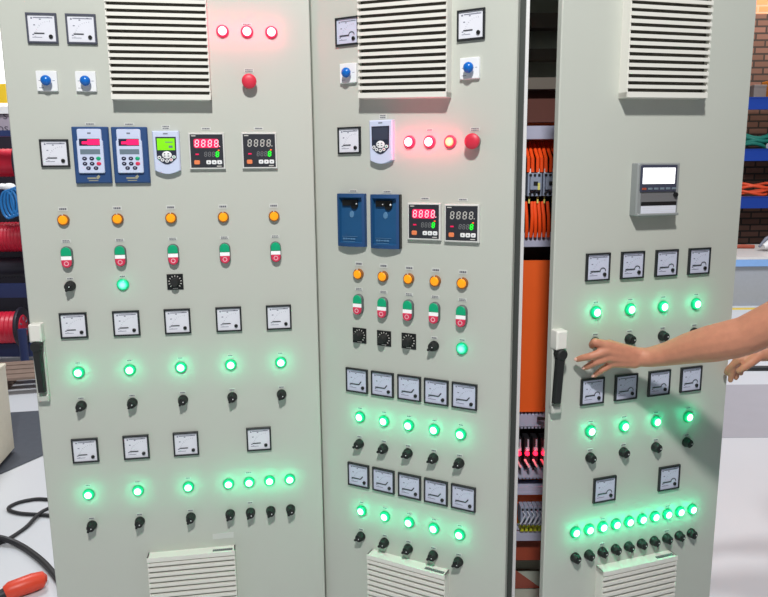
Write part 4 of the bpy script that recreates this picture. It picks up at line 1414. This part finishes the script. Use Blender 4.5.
# sign with the ends of two words showing past the door
sg_ = thing('wall_sign', 'mauve grey sign with dark lettering above the cable reels', 'sign', Matrix.Translation((-4.19, 7.0, 2.17)))
g = G(); g.box((-4.28, 7.005, 2.170), (1.6, 0.02, 0.31)); part('sign_board', g, M['sign'], sg_, Matrix(), smooth=False)
for txt, z in (('rs', 2.200), ('os', 2.077)):
    cu = bpy.data.curves.new('lettering', 'FONT')
    cu.body = txt; cu.size = 0.123; cu.align_x = 'RIGHT'; cu.extrude = 0.001
    tmp = bpy.data.objects.new('tmp', cu); COL.objects.link(tmp)
    dg = bpy.context.evaluated_depsgraph_get()
    me = bpy.data.meshes.new_from_object(tmp.evaluated_get(dg)); me.name = 'lettering'
    bpy.data.objects.remove(tmp)
    me.materials.clear(); me.materials.append(M['signink'])
    part('lettering', me, None, sg_, Matrix.Translation((-3.690, 6.994, z)) @ Matrix.Rotation(PI / 2, 4, 'X'))
g = G(); g.box((-3.85, 6.954, 2.440), (0.39, 0.012, 0.18))
tag(part('yellow_poster', g, M['yellow'], smooth=False), 'yellow poster below the bright window, above the mauve sign', 'poster')


def smooth_path(pts, n=8):
    out = []
    P_ = [Vector(p) for p in pts]
    P_ = [P_[0] * 2 - P_[1]] + P_ + [P_[-1] * 2 - P_[-2]]
    for i in range(1, len(P_) - 2):
        for k in range(n):
            t = k / n
            a, b, c, d = P_[i - 1], P_[i], P_[i + 1], P_[i + 2]
            out.append(0.5 * ((2 * b) + (c - a) * t + (2 * a - 5 * b + 4 * c - d) * t * t + (3 * b - a - 3 * c + d) * t ** 3))
    out.append(P_[-2])
    return out


R0 = 0.009
g = G(); g.tube(smooth_path([(-1.45, 3.18, R0), (-1.72, 3.263, R0), (-1.811, 3.254, R0), (-1.859, 3.212, R0), (-1.858, 3.160, R0), (-1.78, 3.117, R0), (-1.638, 3.094, R0), (-1.40, 3.04, R0)]), R0, 10)
tag(part('power_cable', g, M['cable']), 'black cable making a loop on the floor by the left door', 'cable')
g = G(); g.tube(smooth_path([(-1.45, 3.22, .022), (-1.652, 3.135, .022), (-1.681, 2.971, R0), (-1.725, 2.839, R0), (-1.85, 2.70, R0)]), R0, 10)
tag(part('power_cable', g, M['cable']), 'black cable running diagonally from the loop to the photo edge', 'cable')
g = G(); g.tube(smooth_path([(-1.95, 2.90, .030), (-1.735, 2.850, .030), (-1.622, 2.812, 0.014), (-1.477, 2.697, 0.014), (-1.363, 2.583, 0.014), (-1.22, 2.42, 0.014)]), 0.013, 10)
tag(part('power_cable', g, M['cable']), 'thick black cable curving across the floor towards the left door', 'cable')
pl_ = thing('cable_plug', 'orange red cable plug lying on the floor at bottom left', 'plug', Matrix.Translation((-1.43, 2.46, 0.0)))
g = G(); g.tube([(-1.475, 2.425, 0.032), (-1.462, 2.435, 0.036), (-1.40, 2.488, 0.036), (-1.372, 2.512, 0.034), (-1.364, 2.519, 0.030)], [0.026, 0.034, 0.036, 0.032, 0.018], 16); part('plug_body', g, M['plugred'], pl_, Matrix())
g = G(); g.tube([(-1.56, 2.35, 0.024), (-1.50, 2.402, 0.028), (-1.47, 2.428, 0.032)], [0.014, 0.018, 0.024], 12); part('cable_gland', g, M['cable'], pl_, Matrix())

# ------------------------------------------------------------------ light
w = bpy.data.worlds.new('World'); scene.world = w
w.use_nodes = True
bg = w.node_tree.nodes['Background']
bg.inputs['Color'].default_value = (0.86, 0.95, 1.0, 1)
bg.inputs['Strength'].default_value = 0.215


def area(name, loc, target, size, power, color=(1, 1, 1), shape='DISK'):
    l = bpy.data.lights.new(name, 'AREA')
    l.shape = shape; l.size = size; l.energy = power; l.color = color
    o = bpy.data.objects.new(name, l)
    o.location = loc
    o.rotation_euler = (Vector(target) - Vector(loc)).to_track_quat('-Z', 'Y').to_euler()
    COL.objects.link(o)
    return o


area('hall_lamp', (-0.06, -0.6, 4.1), (0.0, 1.9, 1.2), 0.24, 136, (1.0, 0.985, 0.96))
area('back_fill_right', (4.2, 5.6, 5.0), (4.5, 6.4, 0), 1.2, 250, (0.97, 0.98, 1.0))  # added area light, brightens the background on the right
area('back_fill_left', (-2.6, 4.6, 4.6), (-2.9, 5.0, 0), 1.0, 130, (0.97, 0.98, 1.0))  # unseen fill light added over the left background
area('wall_fill', (6.2, 9.4, 5.4), (6.2, 11.0, 4.6), 0.6, 90, (1.0, 0.85, 0.7))  # added area light aimed at the upper brick wall

# ------------------------------------------------------------------ camera
p, r = 0.1742752, -0.00982029
fw = Vector((0, math.cos(p), -math.sin(p))); up = Vector((0, math.sin(p), math.cos(p))); rt = Vector((1, 0, 0))
c_, s_ = math.cos(r), math.sin(r)
X = rt * c_ + up * s_
Y = -rt * s_ + up * c_
Z = -fw
cam = bpy.data.cameras.new('camera')
cam.sensor_fit = 'HORIZONTAL'; cam.sensor_width = 36.0; cam.lens = 36.0 * 688.44 / 768
cam.clip_start = 0.05
co = bpy.data.objects.new('camera', cam)
co.matrix_basis = Matrix(((X.x, Y.x, Z.x, 0), (X.y, Y.y, Z.y, 0), (X.z, Y.z, Z.z, H), (0, 0, 0, 1)))
COL.objects.link(co)
scene.camera = co
scene.view_settings.view_transform = 'Standard'
scene.view_settings.look = 'None'
scene.view_settings.exposure = 0.0
